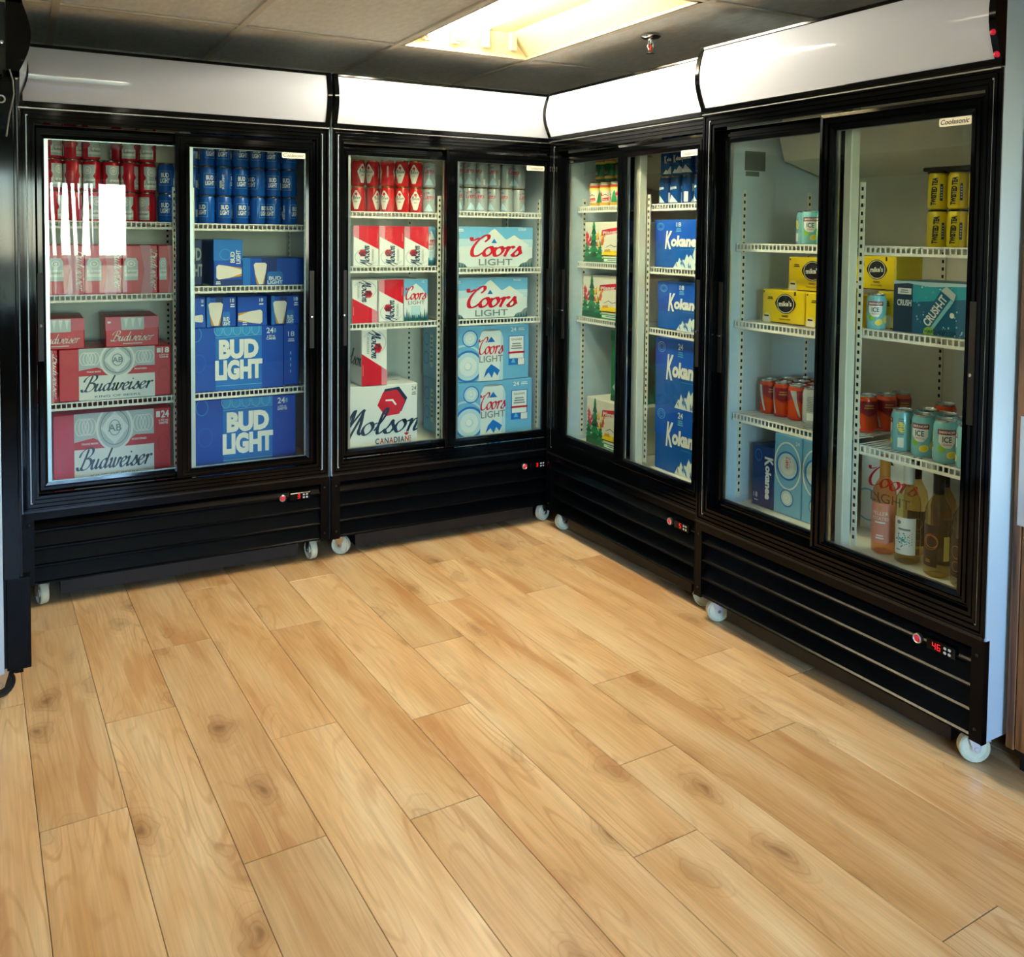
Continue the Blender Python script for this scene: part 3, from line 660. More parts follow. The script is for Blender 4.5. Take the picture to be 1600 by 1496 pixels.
def a_mikes(w, h):
    a = Art(); cx, cy = .56*w, .6*h
    P = []
    for i in range(28):
        t = 2*math.pi*i/28; k = 1+.16*abs(math.cos(t))**9; P.append((cx+.21*w*k*math.cos(t), cy+.3*h*math.sin(t)))
    a.poly(P, I['black'], 2); a.ring(cx, cy, .2*w, .002, I['white'], 3, .275*h)
    a.text("mike's", cx, cy-.07*h, .14*h, I['white'], 4, w=.3*w, rot=.06, bold=.03)
    a.text('HARD', cx, .2*h, .06*h, I['brown'], 3, w=.15*w, bold=.03); a.text('lemonade', cx, .11*h, .055*h, I['brown'], 3, w=.26*w)
    a.ell(.12*w, .08*h, .11*w, .22*h, I['lemon'], 2); a.ell(.12*w, .08*h, .085*w, .17*h, I['cream'], 3); a.rect(.06*w, .17*h, .17*w, .22*h, I['black'], 4)
    a.rect(0, 0, w, .025*h, I['black'], 1); a.rect(.03*w, .9*h, .06*w, .95*h, I['brown'], 2); a.lines(.2*w, .78*h, .16*w, .1*h, 2, I['brown']); a.rect(.76*w, .86*h, .8*w, .98*h, I['brown'], 2)
    return a.clip(0, 0, w, h)
def a_mikes_end(w, h):
    a = Art(); a.ell(.62*w, .2*h, .3*w, .2*h, I['lemon'], 2); a.ell(.62*w, .2*h, .22*w, .15*h, I['cream'], 3); a.lines(.5*w, .75*h, .4*w, .16*h, 3, I['brown']); a.rect(0, 0, w, .03*h, I['black'], 1); return a.clip(0, 0, w, h)
def a_crush(w, h):
    a = Art(); RR = random.Random(9); s = .27*w
    a.rect(0, 0, s, h, I['navy'], 1); a.rect(s, 0, w, h, I['dteal'], 1); a.poly([(s, .6*h), (w, .72*h), (w, h), (s, h)], I['teal'], 2); a.poly([(0, h), (w, h), (w, .95*h), (.5*w, .91*h), (.2*w, .96*h), (0, .93*h)], I['pale'], 3)
    for i in range(46):
        x, y, r = RR.uniform(s, w), RR.uniform(0, .95)*h, RR.uniform(.001, .0032); a.ell(x, y, r, r*1.2, I['aqua'] if i % 2 else I['pale'], 3, 6)
    a.rect(.06*w, .74*h, .25*w, .86*h, I['white'], 3); a.lines(.155*w, .83*h, .14*w, .08*h, 2, I['grey'], 4); a.text('CRUSH', .155*w, .52*h, .11*h, I['white'], 4, w=.2*w, bold=.03)
    cx, cy, an = .62*w, .5*h, -.62; c, q = math.cos(an), math.sin(an); T = lambda P: [(cx+p[0]*c-p[1]*q, cy+p[0]*q+p[1]*c) for p in P]
    b, hh = .034, .36*h*1.25
    a.poly(T([(-b/2*1.3, -hh), (b/2*1.3, -hh), (b/2*1.5, hh*.7), (b/2*1.1, hh), (-b/2*1.1, hh), (-b/2*1.5, hh*.7)]), I['dteal'], 4); a.poly(T([(-b/2*1.5, hh*.7), (b/2*1.5, hh*.7), (b/2*1.1, hh), (-b/2*1.1, hh)]), I['silver'], 5); a.poly(T([(b*.35, -hh), (b*.65, -hh), (b*.75, hh*.68), (b*.4, hh*.68)]), I['aqua'], 5)
    p = T([(b*.2, -hh*.9)])[0]; a.text('CRUSH-IT', p[0], p[1], .024, I['white'], 6, w=1.5*hh, rot=an+math.pi/2, bold=.03, align='l')
    a.ell(.5*w, .05*h, .07*w, .1*h, I['lime'], 5); a.ell(.8*w, .4*h, .03*w, .05*h, I['cream'], 5); a.text('HARD ICED TEA', .66*w, .03*h, .065*h, I['navy'], 6, w=.42*w, bold=.02)
    return a.clip(0, 0, w, h)

# ------------------------------------------------------------------ cooler frames of reference
CO = {'A': ((-2.166, .002), 0.), 'B': ((-1.037, 0.), 0.), 'C': ((-.020, -.047), math.radians(-89.6)), 'D': ((-.0588, -1.1744), math.radians(-89.2)), 'E': ((-2.170, -.70), math.radians(90))}
NAME = {'A': 'red-and-blue beer cooler', 'B': 'cooler left of the corner', 'C': 'cooler right of the corner', 'D': 'cooler nearest the camera'}
def wpos(k, x, y, z):
    (ox, oy), a = CO[k]; c, s = math.cos(a), math.sin(a)
    return (ox+x*c-y*s, oy+x*s+y*c, z)

# ------------------------------------------------------------------ room shell
ZC = 2.155
X0, X1, Y0, Y1 = -2.86, .66, -6.0, .68
def build_room():
    fl = struct(MB().box(X0-.1, X1+.1, Y0-.1, Y1+.1, -.04, -.0055, mat('underlay', '#5a3c22', .9)).obj('floor'), 'light oak laminate floor of long knotty planks')
    ang = math.atan(.038); pitch = .1865; L = 1.182; g = .0013
    pm = MB(); c = .0010
    w2 = pitch*math.cos(ang)/2-g/2; l2 = L/2-g/2
    pm.cbox(-w2, w2, -l2, l2, -.005, 0, OAK, c); me = pm.mesh('plank')
    ph = {-1: -.724, 0: -.2, 1: -.946, 2: -.53, 3: -1.25, 4: -1.745, 5: -.153, 6: -2.104, 7: -.618, 8: -1.412, 9: -1.873, 10: -1.427, 11: -.478}
    for k in range(-4, 16):
        j0 = ph.get(k, -RND.random()*L)
        n0 = math.ceil((j0-(Y1+.6))/L)
        for n in range(n0-1, n0+9):
            yc = j0-L*n-L/2
            if yc > Y1+.5 or yc < Y0-.5: continue
            xc = -2.157+pitch*(k+.5)-.038*(yc+1)
            if xc < X0-.05 or xc > X1+.05: continue
            link('plank', me, fl, (xc, yc, 0), ang)
    T = .1
    struct(MB().box(X0-T, X1+T, Y1, Y1+T, 0, ZC+.2, WALL).obj('wall_back'), 'painted wall behind the coolers left of the corner')
    struct(MB().box(X1, X1+T, Y0, Y1, 0, ZC+.2, WALL).obj('wall_right'), 'painted wall behind the coolers right of the corner')
    # front wall (behind the camera) with a window
    struct(MB().box(X0-T, X0, Y0, Y1, 0, ZC+.2, WALL).obj('wall_left'), 'painted wall beside the camera')
    b = MB(); xa, xb, zc, zd = -2.7, -1.19, .72, 1.87
    b.box(X0-T, xa, Y0-T, Y0, 0, ZC+.2, WALLF).box(xb, X1+T, Y0-T, Y0, 0, ZC+.2, WALLF).box(xa, xb, Y0-T, Y0, 0, zc, WALLF).box(xa, xb, Y0-T, Y0, zd, ZC+.2, WALLF)
    struct(b.obj('wall_front'), 'painted wall with window behind the camera')
    fr = mat('window_frame_white', '#dfe3e4', .4)
    w1 = MB(); prof = [(0, -.09), (0, -.01), (.045, -.01), (.045, -.09)]
    w1.mitre(xa, xb, zc, zd, [(d, Y0+y) for d, y in prof], fr); w1.box(xa, xb, Y0-.08, Y0-.02, 1.03, 1.10, fr); w1.box(-1.53, -1.48, Y0-.08, Y0-.02, zc, zd, fr)
    o = struct(w1.obj('window_1'), 'white framed window with vertical blinds, mirrored in cooler glass'); MB().box(xa+.04, xb-.04, Y0-.055, Y0-.05, zc+.04, zd-.04, WGLASS).obj('pane', o)
    # vertical blind in front of the left half of window 1
    bl = link('vertical_blind', None, None, ((xa-1.5)/2, Y0+.05, 0)); tag(bl, 'white vertical blind of hanging vanes, seen mirrored in cooler glass', 'blind')
    MB().box(-.62, .6, -.02, .02, 1.9, 1.94, fr).obj('head_rail', bl)
    for i in range(20):
        x = -.57+i*.058; v = MB(); dx = RND.uniform(-.05, .05); tw = RND.uniform(.006, .024)
        v.face([(x-tw, 0, 1.9), (x+tw, .012, 1.9), (x+dx+tw, .012, .74), (x+dx-tw, 0, .74)], BLADE); v.face([(x-tw, .002, 1.9), (x+tw, .014, 1.9), (x+dx+tw, .014, .74), (x+dx-tw, .002, .74)], BLADE); v.obj('vane', bl)
    gr = MB().box(-40, 40, -60, 30, -.45, -.25, noisy('dry_grass_field', '#c2a860', '#b09550', .6, .95)).obj('ground'); struct(gr, 'dry yellow field outside the window')
    # ceiling: grid bars with tiles laid in
    ce = MB().box(X0-.1, X1+.1, Y0-.1, Y1+.1, ZC+.14, ZC+.2, mat('plenum', '#55504a', .9)).obj('ceiling'); struct(ce, 'drop ceiling of beige tiles in a painted grid')
    px, py = .621, 1.22; gx, gy = -.18, -.115
    xs = sorted(gx+px*i for i in range(-5, 2)); ys = sorted(gy+py*i for i in range(-6, 2))
    bars = MB()
    for x in xs:
        if X0 < x < X1: MB().box(x-.012, x+.012, Y0, Y1, ZC-.004, ZC+.004, TBAR).obj('grid_bar', ce)
    for y in ys:
        if Y0 < y < Y1: MB().box(X0, X1, y-.012, y+.012, ZC-.003, ZC+.003, TBAR).obj('grid_bar', ce)
    holes = [(-.801, -.18, -1.335, -.115), (-2.043, -1.422, -3.775, -2.555), (-.801, -.18, -4.995, -3.775), (-1.422, -.801, -2.555, -1.335)]
    xe = [X0] + [x for x in xs if X0 < x < X1] + [X1]; ye = [Y0] + [y for y in ys if Y0 < y < Y1] + [Y1]
    for i in range(len(xe)-1):
        for j in range(len(ye)-1):
            cx, cy = (xe[i]+xe[i+1])/2, (ye[j]+ye[j+1])/2
            if any(a < cx < b and c_ < cy < d for a, b, c_, d in holes[:NFIX]): continue
            MB().box(xe[i]+.006, xe[i+1]-.006, ye[j]+.006, ye[j+1]-.006, ZC+.005, ZC+.02, TILE).obj('ceiling_tile', ce)
    return holes
NFIX = 4
HOLES = build_room()

# ------------------------------------------------------------------ fluorescent fixtures and sprinkler
TUBE = mat('lit_fluorescent_tube', '#fff6e0', .4, emit='#fff2d8', estr=TUBE_POWER)
DIM_TUBE = mat('dim_fluorescent_tube', '#fff6e0', .4, emit='#fff2d8', estr=DIM_POWER)
REFL = mat('cream_enamel_reflector', '#b3a880', .35)
def fixture(h, label, tubes, TUBE=TUBE):
    x0, x1, y0, y1 = h; cx, cy = (x0+x1)/2, (y0+y1)/2; hw, hl = (x1-x0)/2-.013, (y1-y0)/2-.013
    r = link('ceiling_light', None, None, (cx, cy, ZC)); tag(r, label, 'light', 'ceiling fluorescent fixtures')
    b = MB(); D = .1; i = .1; j = .03
    O = [(-hw, -hl, .002), (hw, -hl, .002), (hw, hl, .002), (-hw, hl, .002)]; T_ = [(-hw+i, -hl+j, D), (hw-i, -hl+j, D), (hw-i, hl-j, D), (-hw+i, hl-j, D)]
    for a in range(4): q = (a+1) % 4; b.face([O[a], O[q], T_[q], T_[a]], REFL)
    b.face(T_, REFL); b.obj('housing', r)
    f = MB(); t = .014
    f.box(-hw, hw, -hl, -hl+t, -.004, .004, REFL).box(-hw, hw, hl-t, hl, -.004, .004, REFL).box(-hw, -hw+t, -hl, hl, -.004, .004, REFL).box(hw-t, hw, -hl, hl, -.004, .004, REFL); f.obj('frame', r)
    for x in tubes:
        MB().lathe([(0, -hl+.09), (.018, -hl+.09), (.018, hl-.09), (0, hl-.09)], 10, TUBE, 'y', (x, 0, .045)).obj('tube', r, smooth=40)
        for s in (-1, 1):
            MB().lathe([(0, s*(hl-.06)), (.0175, s*(hl-.06)), (.0175, s*(hl-.09)), (0, s*(hl-.09))], 10, ALU, 'y', (x, 0, .045)).obj('end_cap', r, smooth=40)
    for x in (-.2, -.07, .07, .2):
        for s in (-1, 1): MB().cbox(x-.016, x+.016, s*(hl-.045)-.014, s*(hl-.045)+.014, .02, .1, REFL, .003).obj('lamp_holder', r)
fixture(HOLES[0], 'recessed fluorescent fixture with two lit tubes, above the corner', (-.2, -.07))
fixture(HOLES[1], 'added recessed fluorescent fixture, unseen fill light over the left aisle', (-.2, .2), DIM_TUBE)  # unseen fixture, added to brighten the floor
fixture(HOLES[2], 'added recessed fluorescent fixture, unseen fill light behind the camera', (-.2, .2), DIM_TUBE)  # likewise added out of view, for even floor brightness
fixture(HOLES[3], 'recessed fluorescent fixture with lit tubes over the middle of the floor', (-.2, -.07, .2), DIM_TUBE)
sp = link('fire_sprinkler', None, None, (-.03, -.82, ZC)); tag(sp, 'chrome fire sprinkler head hanging from the ceiling', 'sprinkler')
MB().lathe([(0, -.002), (.038, -.002), (.04, -.006), (.03, -.014), (.012, -.016), (.012, -.012), (0, -.012)], 20, CHROME).obj('escutcheon', sp, smooth=40)
MB().lathe([(0, -.012), (.01, -.012), (.01, -.032), (.007, -.036), (0, -.036)], 12, CHROME).obj('body', sp, smooth=40)
b = MB(); b.tube([(-.011, 0, -.03), (-.013, 0, -.045), (-.006, 0, -.062), (0, 0, -.066)], .003, CHROME); b.tube([(.011, 0, -.03), (.013, 0, -.045), (.006, 0, -.062), (0, 0, -.066)], .003, CHROME); b.obj('frame_arms', sp, smooth=40)
MB().lathe([(0, -.066), (.016, -.067), (.017, -.07), (0, -.071)], 14, CHROME).obj('deflector', sp, smooth=40)
MB().lathe([(0, -.036), (.0035, -.038), (.0035, -.06), (0, -.062)], 8, mat('red_bulb', '#c03020', .1)).obj('bulb', sp, smooth=40)

# ------------------------------------------------------------------ coolers
RIB = [(0, .03), (0, -.002), (.18, -.002), (.2, .004), (.26, .004), (.28, 0), (.46, 0), (.48, .006), (.54, .006), (.56, .003), (.74, .003), (.76, .009), (.82, .009), (.84, .006), (1, .006), (1, .066), (.1, .066)]
DRIB = [(0, .018), (0, 0), (.2, -.002), (.22, .003), (.34, .003), (.36, -.001), (.56, -.001), (.58, .004), (.7, .004), (.72, 0), (1, .002), (1, .018)]
_CACHE = {}
def cached(k, fn):
    if k not in _CACHE: _CACHE[k] = fn()
    return _CACHE[k]
def shelf_mesh(w, d=.42):
    def f():
        b = MB()
        b.box(0, w, -.003, .002, .010, .0145, WIRE).box(0, w, -.004, .003, -.0145, -.006, WIRE)
        n = round(w/.0178)
        for i in range(n+1): x = w*i/n; b.box(max(0, x-.0022), min(w, x+.0022), -.002, .001, -.01, .012, WIRE)
        n = round(w/.02)
        for i in range(n+1): x = w*i/n; b.box(max(0, x-.0015), min(w, x+.0015), 0, d, .008, .011, WIRE)
        for y in (.14, .28, d-.003): b.box(0, w, y, y+.004, .004, .008, WIRE)
        return b.mesh('wire_shelf')
    return cached(('shelf', round(w, 3)), f)
def pilaster_mesh():
    def f():
        b = MB().box(-.009, .009, -.004, 0, .43, 1.55, LINER); n = 44
        return b.mesh('pilaster')
    return cached('pil', f)
def slots_mesh():
    def f():
        b = MB()
        for i in range(44): z = .45+i*.025; b.box(-.004, .004, -.0045, -.0008, z, z+.011, DARK)
        return b.mesh('slots')
    return cached('slots', f)
def caster_parts(WHEEL=WHEEL):
    def f():
        w = MB().lathe([(0, -.013), (.012, -.013), (.013, -.008), (.03, -.008), (.037, -.014), (.04, -.01), (.04, .01), (.037, .014), (.03, .008), (.013, .008), (.012, .013), (0, .013)], 22, WHEEL, 'x', (0, 0, .04)).mesh('wheel', 35)
        k = MB(); k.box(-.028, .028, -.03, .03, .086, .09, ALU)
        for s in (-1, 1):
            k.extr([(-.024, .088), (.02, .088), (.012, .032), (.004, .028), (-.006, .032)], s*.017-.001, s*.017+.001, ALU)
        k.lathe([(0, -.021), (.006, -.021), (.006, .021), (0, .021)], 8, CHROME, 'x', (0, .002, .04)); k.lathe([(.014, .078), (.02, .08), (.02, .087), (.014, .087)], 12, CHROME)
        k.box(-.012, .012, .018, .04, .06, .064, CHROME)
        return w, k.mesh('caster')
    return cached(('caster', WHEEL.name), f)
def rounded(w, h, r, n=4):
    P = []
    for cx, cy, a0 in ((w-r, r, -90), (w-r, h-r, 0), (r, h-r, 90), (r, r, 180)):
        for i in range(n+1): t = math.radians(a0+90*i/n); P.append((cx+r*math.cos(t), cy+r*math.sin(t)))
    return P
def seven(a, ch, x, y, w, h, mt):
    seg = {'0': 'abcdef', '1': 'bc', '2': 'abged', '3': 'abgcd', '4': 'fgbc', '5': 'afgcd', '6': 'afgedc', '7': 'abc', '8': 'abcdefg', '9': 'abcdfg'}[ch]; t = .18*w
    S = dict(a=(0, h-t, w, h), g=(0, h/2-t/2, w, h/2+t/2), d=(0, 0, w, t), f=(0, h/2, t, h), b=(w-t, h/2, w, h), e=(0, 0, t, h/2), c=(w-t, 0, w, h/2))
    for k in seg: q = S[k]; a.rect(x+q[0], y+q[1], x+q[2], y+q[3], mt, 2)

def cooler(k, label, shL, shR, digits, W=1.12, hdz=0., black_side=0., buttons=False, casters=((0, 0), (0, 0), (0, 0), (0, 0)), doors=2, evap=True):
    (ox, oy), rz = CO[k]
    r = link('display_cooler', None, None, (ox, oy, 0), rz); tag(r, label, 'cooler', 'sliding door display coolers')
    ZB, ZS, ZT, ZH, DP = .09, .364, 1.80, 2.03+hdz, .60
    y0 = .005+black_side
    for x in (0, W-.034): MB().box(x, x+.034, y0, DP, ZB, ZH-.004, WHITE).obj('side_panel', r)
    if black_side:
        for x in (0, W-.034): MB().cbox(x, x+.034, .004, y0, ZS, ZT, BLACK, .002).obj('side_trim', r)
    MB().box(.034, W-.034, DP-.035, DP, ZB, ZH-.004, LINER).obj('back_panel', r)
    MB().box(.034, W-.034, .066, DP-.035, ZT-.012, ZT+.02, LINER).obj('interior_ceiling', r)
    MB().box(.034, W-.034, .03, DP-.035, .385, .411, LINER).obj('interior_floor', r)
    MB().box(.034, W-.034, .04, DP, ZB, .384, BLACKM).obj('machine_compartment', r)
    if evap:
        b = MB(); b.extr([(.30, 1.785), (.565, 1.785), (.565, 1.60), (.34, 1.66)], .06, W-.06, LINER); b.obj('evaporator_cover', r)
    # header light box
    n = 12; P = []
    z0, z1 = ZT+.03, ZH-.012
    for i in range(n+1):
        t = i/n; c0 = -.008-.010*t; P.append((c0-.024*math.sin(math.pi*t), z0+(z1-z0)*t))
    b = MB(); k_ = b.m(ACRYL); base = len(b.v); xa, xb = .02, W-.02
    prof = P + [(.02, z1), (.02, z0)]
    b.extr(prof, xa, xb, ACRYL); b.obj('sign_panel', r, smooth=30)
    for x in (0.001, W-.019):
        Q = [(y-.005, z) for y, z in P]; Q = [(Q[0][0]+.004, ZT+.012)] + Q + [(Q[-1][0]+.002, ZH)]
        b = MB().extr(Q + [(.02, ZH), (.02, ZT+.012)], x, x+.018, BLACK); b.obj('header_end_cap', r, smooth=30)
    MB().cbox(.001, W-.001, -.020, .02, z1+.001, ZH, BLACK, .002).obj('header_top_rail', r)
    MB().cbox(.001, W-.001, -.013, .03, ZT+.010, z0-.001, BLACK, .002).obj('header_bottom_rail', r)
    MB().box(.004, W-.004, -.008, .0, ZT+.0045, ZT+.0085, mat('satin_header_trim', '#8f9294', .25, .8)).obj('header_trim', r)
    MB().box(.034, W-.034, .021, DP-.036, ZT+.021, ZH-.006, BLACKM).obj('header_box', r)
    if buttons:
        for z in (1.838, 1.890):
            yy = -.008-.024*math.sin(math.pi*(z-z0)/(z1-z0))
            MB().lathe([(0, -.014), (.005, -.013), (.0075, -.010), (.0075, .0), (0, .0)], 12, RED_BTN, 'y', (W-.010, yy, z)).obj('red_button', r, smooth=40)
    # ribbed outer frame
    b = MB().mitre(.003, W-.003, ZS, ZT+.008, RIB, BLACK, (.05,)*4); b.obj('door_frame', r)
    MB().box(.004, W-.004, -.004, .004, ZS-.006, ZS+.003, mat('black_edge_trim', '#26282a', .18, .6)).obj('sill_trim', r)
    # doors
    def door(x0, x1, y, ins, hx, badge):
        z0_, z1_ = .418, 1.752
        d = MB().mitre(x0, x1, z0_, z1_, [(a, y+b_) for a, b_ in DRIB], BLACK, ins).obj('sliding_door', r)
        gx0, gx1, gz0, gz1 = x0+ins[0], x1-ins[1], z0_+ins[2], z1_-ins[3]
        MB().box(gx0-.004, gx1+.004, y+.006, y+.011, gz0-.004, gz1+.004, GLASS).obj('glass_pane', d)
        MB().mitre(gx0-.006, gx1+.006, gz0-.006, gz1+.006, [(0, y+.0115), (1, y+.0115), (1, y+.017), (0, y+.017)], ALU, (.019, .010, .009, .008)).obj('glass_spacer', d)
        MB().box(hx-.009, hx+.009, y-.0035, y+.002, .9, 1.22, BLACKM).obj('finger_pull', d)
        MB().lathe([(0, -.010), (.005, -.009), (.006, -.002), (0, -.002)], 10, CHROME, 'y', (hx, y, 1.03)).obj('lock', d, smooth=40)
        if badge:
            bx = gx1-.096; P_ = [(bx+p[0], gz1-.024+p[1]) for p in rounded(.094, .022, .005)]
            b = MB(); m_ = len(P_); b.v += [(p[0], y+.0035, p[1]) for p in P_] + [(p[0], y+.0055, p[1]) for p in P_]; kk = b.m(CREAM)
            b.f.append(tuple(range(m_))); b.mi.append(kk)
            for i in range(m_): b.f.append((i, (i+1) % m_, m_+(i+1) % m_, m_+i)); b.mi.append(kk)
            bo = b.obj('maker_badge', d)
            a = Art().text('Coolasonic', bx+.047, gz1-.0185, .0125, INK, 1, w=.084, shear=.25, bold=.012)
            link('badge_lettering', a.mesh('badge_lettering', lambda u, v, l: (u, y+.0028, v)), d)
    if doors == 2:
        door(.054, .582, .040, (.03, .05, .034, .046), .067, False)
        door(.524, 1.066, .014, (.053, .04, .034, .050), 1.05, True)
    else:
        door(.054, W-.054, .014, (.04, .04, .034, .050), .07, False)
    # interior: centre post, slotted strips, wire shelves
    if doors == 2: MB().cbox(.548, .590, .080, .118, .411, ZT-.012, LINER, .003).obj('centre_post', r)
    pm, sm = pilaster_mesh(), slots_mesh()
    spots = [(.034, .17, 90), (.034, .5, 90), (W-.034, .17, -90), (W-.034, .5, -90)]
    if doors == 2: spots += [(.600, .124, 0), (.536, .124, 0), (.568, .565, 0)]
    for x, y, a in spots:
        p = link('slotted_strip', pm, r, (x, y, 0), math.radians(a)); s_ = link('slot_row', sm, p); s_['kind'] = 'stuff'
    if doors == 2:
        for z in shL: link('wire_shelf', shelf_mesh(.495), r, (.044, .132, z))
        for z in shR: link('wire_shelf', shelf_mesh(.485), r, (.59, .132, z))
    else:
        for z in shL: link('wire_shelf', shelf_mesh(W-.09), r, (.045, .132, z))
    # louvred lower panel
    g = MB()
    g.box(.002, .036, .0, .03, ZB-.003, ZS-.008, BLACKP).box(W-.036, W-.002, .0, .03, ZB-.003, ZS-.008, BLACKP).box(.036, W-.036, .0, .03, ZS-.034, ZS-.008, BLACKP)
    g.box(-.0008, .002, -.001, .02, ZB-.004, ZS-.008, BLACKP).box(W-.002, W+.0008, -.001, .02, ZB-.004, ZS-.008, BLACKP)
    g = g.obj('louvred_panel', r)
    z = ZS-.034; hs = [.045, .0645, .0645, .0645]
    for i, h in enumerate(hs):
        b = MB().extr([(.030, z), (.034, z), (.034, z-h+.004), (.006, z-h), (.002, z-h+.001), (.002, z-h+.006), (.0075, z-h+.010)], .036, W-.036, BLACKP); b.obj('louvre_slat', g); z -= h
    for x in (.02, W-.02):
        for zz in (ZB+.03, ZS-.05): MB().lathe([(0, -.003), (.004, -.002), (.005, .001), (0, .001)], 8, CHROME if k == 'E' else BLACKM, 'y', (x, 0, zz)).obj('screw', g, smooth=40)
    if doors == 2:
        b = MB().lathe([(.0135, .006), (.0135, -.004), (.011, -.006), (.009, -.004)], 16, ALU, 'y', (.926, 0, .291)).obj('power_switch', r, smooth=40)
        MB().lathe([(0, -.006), (.006, -.006), (.009, -.003), (.009, 0), (0, 0)], 12, RED_BTN, 'y', (.926, 0, .291)).obj('switch_light', b, smooth=40)
        t = MB().cbox(.955, 1.04, -.004, .02, .276, .306, BLACK, .002).obj('thermostat', r)
        a = Art(); x = .998-.012*len(digits)
        for i, ch in enumerate(digits): seven(a, ch, x+.014*i, .283, .010, .017, RED_LED)
        link('led_digits', a.mesh('led_digits', lambda u, v, l: (u, -.0045, v)), t)
        a = Art()
        for i in (0, 1):
            for j in (0, 1): a.ell(1.012+.013*i, .285+.012*j, .0048, .004, mat('grey_key', '#b9bcbc', .4), 1, 10)
        link('keys', a.mesh('keys', lambda u, v, l: (u, -.0046, v)), t)
    MB().box(.12, W-.12, .05, DP-.03, .026, ZB, BLACKM).obj('added_shade_box', r)  # black box added below the cabinet to darken the gap underneath
    wm, km = caster_parts(BLACKM if k == 'E' else WHEEL)
    for (x, y), a in zip(((.06, .06), (W-.06, .06), (.06, DP-.07), (W-.06, DP-.07)), casters):
        c = link('caster', km, r, (x, y, 0), math.radians(a if not isinstance(a, tuple) else 20)); link('wheel', wm, c)
    return r
A_L, A_R = (1.398, 1.119, .712), (1.395, 1.143, .712)
B_L, B_R = (1.458, 1.218, .968), (1.470, 1.208, .967)
C_L, C_R = (1.498, 1.243, .988), (1.497, 1.238, .986)
D_L, D_R = (1.343, 1.067, .733), (1.343, 1.090, .731)
cooler('A', 'black two-door display cooler filled with red and blue beer, left of picture', A_L, A_R, '3', casters=(15, 8, 0, 10))
cooler('B', 'black two-door display cooler left of the corner, with red, white and silver beer', B_L, B_R, '3', casters=(50, -70, 0, 10))
cooler('C', 'black two-door display cooler right of the corner, with cream and blue cartons', C_L, C_R, '5', casters=(-5, -30, 0, 0), hdz=-.004)
cooler('D', 'black two-door display cooler nearest the camera, half empty, white side, with wine', D_L, D_R, '46', casters=(-25, -38, 0, 0), hdz=.010, buttons=True)
E_ = cooler('E', 'black-fronted cooler cut off by the left picture edge, white side', (1.4, 1.1, .75), (), '3', W=.655, black_side=.042, doors=1, evap=False)
b = MB().cbox(.0, .04, -.022, .04, .095, .368, BLACKP, .002); b.obj('base_corner_plate', E_)
b = MB().tube([(-.004, .012, 1.83), (-.006, .004, 1.80), (-.005, .002, 1.76), (-.006, .014, 1.70), (-.005, .022, 1.64)], .002, mat('grey_cable', '#7d7d78', .5)); b.obj('loose_cable', E_, smooth=60)
b = MB().lathe([(.008, -.005), (.012, -.006), (.012, -.001), (.008, -.001)], 14, CHROME, 'x', (0, .034, 1.745)); b.obj('cable_clip', E_, smooth=40)
MB().lathe([(0, -.004), (.005, -.003), (.006, 0), (0, 0)], 10, CHROME, 'x', (0, .03, 1.905)).obj('cap_screw', E_, smooth=40)
# rating sticker inside cooler D: a flat printed sheet on the liner
st = MB().box(.0345, .0352, .17, .27, 1.62, 1.69, mat('grey_sticker', '#6e7471', .5)).box(.0345, .0352, .175, .24, 1.60, 1.617, mat('grey_sticker', '#6e7471', .5))
s_o = st.obj('rating_sticker'); s_o.location = (CO['D'][0][0], CO['D'][0][1], 0); s_o.rotation_euler = (0, 0, CO['D'][1])
tag(s_o, 'grey rating sticker on the inner side wall of the nearest cooler', 'sticker')

# ------------------------------------------------------------------ cartons
def carton(k, x0, x1, z0, h, art, bm, label, y=.16, depth=.26, parts=None, side=None, dside='L', cat='carton', name='beer_carton', rz=0., group=None):
    w = x1-x0
    o = MB().cbox(0, w, 0, depth, 0, h, bm, .003).obj(name); o.location = wpos(k, x0, y, z0); o.rotation_euler = (0, 0, CO[k][1]+rz)
    tag(o, label, cat, group or 'beer cartons in the coolers')
    ck = ('art', art.__name__ if hasattr(art, '__name__') else id(art), round(w, 3), round(h, 3), parts)
    me = cached(ck, lambda: art(w, h).mesh('front_print', lambda u, v, l: (u, -.0004-.00025*l, v)))
    link('front_print', me, o)
    if side:
        X = 0 if dside == 'L' else w; sg = -1 if dside == 'L' else 1
        me = side(depth, h).mesh('side_print', lambda u, v, l: (X+sg*(.0004+.00025*l), (depth-u) if dside == 'L' else u, v)); link('side_print', me, o)
    # glued flap seam and carry handle slot on top
    t = MB().box(.12*w, .88*w, depth*.47, depth*.49, h, h+.0008, mat('board_seam', '#8b8f92', .6)); t.obj('top_seam', o)
    return o
def N(fn, *args):
    f = lambda w, h: fn(w, h, *args); f.__name__ = fn.__name__+str(args); return f
# cooler A, left bay
for i, (a, b_) in enumerate(((.089, .217), (.219, .347), (.349, .477), (.479, .548))):
    carton('A', a, b_, 1.131, .19, a_bud_vert, BD['red'], f'red upright beer carton, {ordn(i)} from left, second shelf of red-and-blue beer cooler')
carton('A', .127, .523, .724, .2, N(a_bud_big, '18'), BD['red'], 'red 18-pack beer carton with navy script, third shelf of red-and-blue beer cooler')
carton('A', .046, .122, .724, .2, a_bud_vert, BD['red'], 'red carton end left of the 18-pack, cut off by the door frame')
carton('A', .05, .215, .925, .117, a_bud_small, BD['red'], 'small red beer carton on the 18-pack, left of its pair')
carton('A', .288, .479, .925, .117, a_bud_small, BD['red'], 'small red beer carton on the 18-pack, right of its pair')
carton('A', .105, .521, .412, .262, N(a_bud_big, '24'), BD['red'], 'large red 24-pack beer carton on the floor of red-and-blue beer cooler')
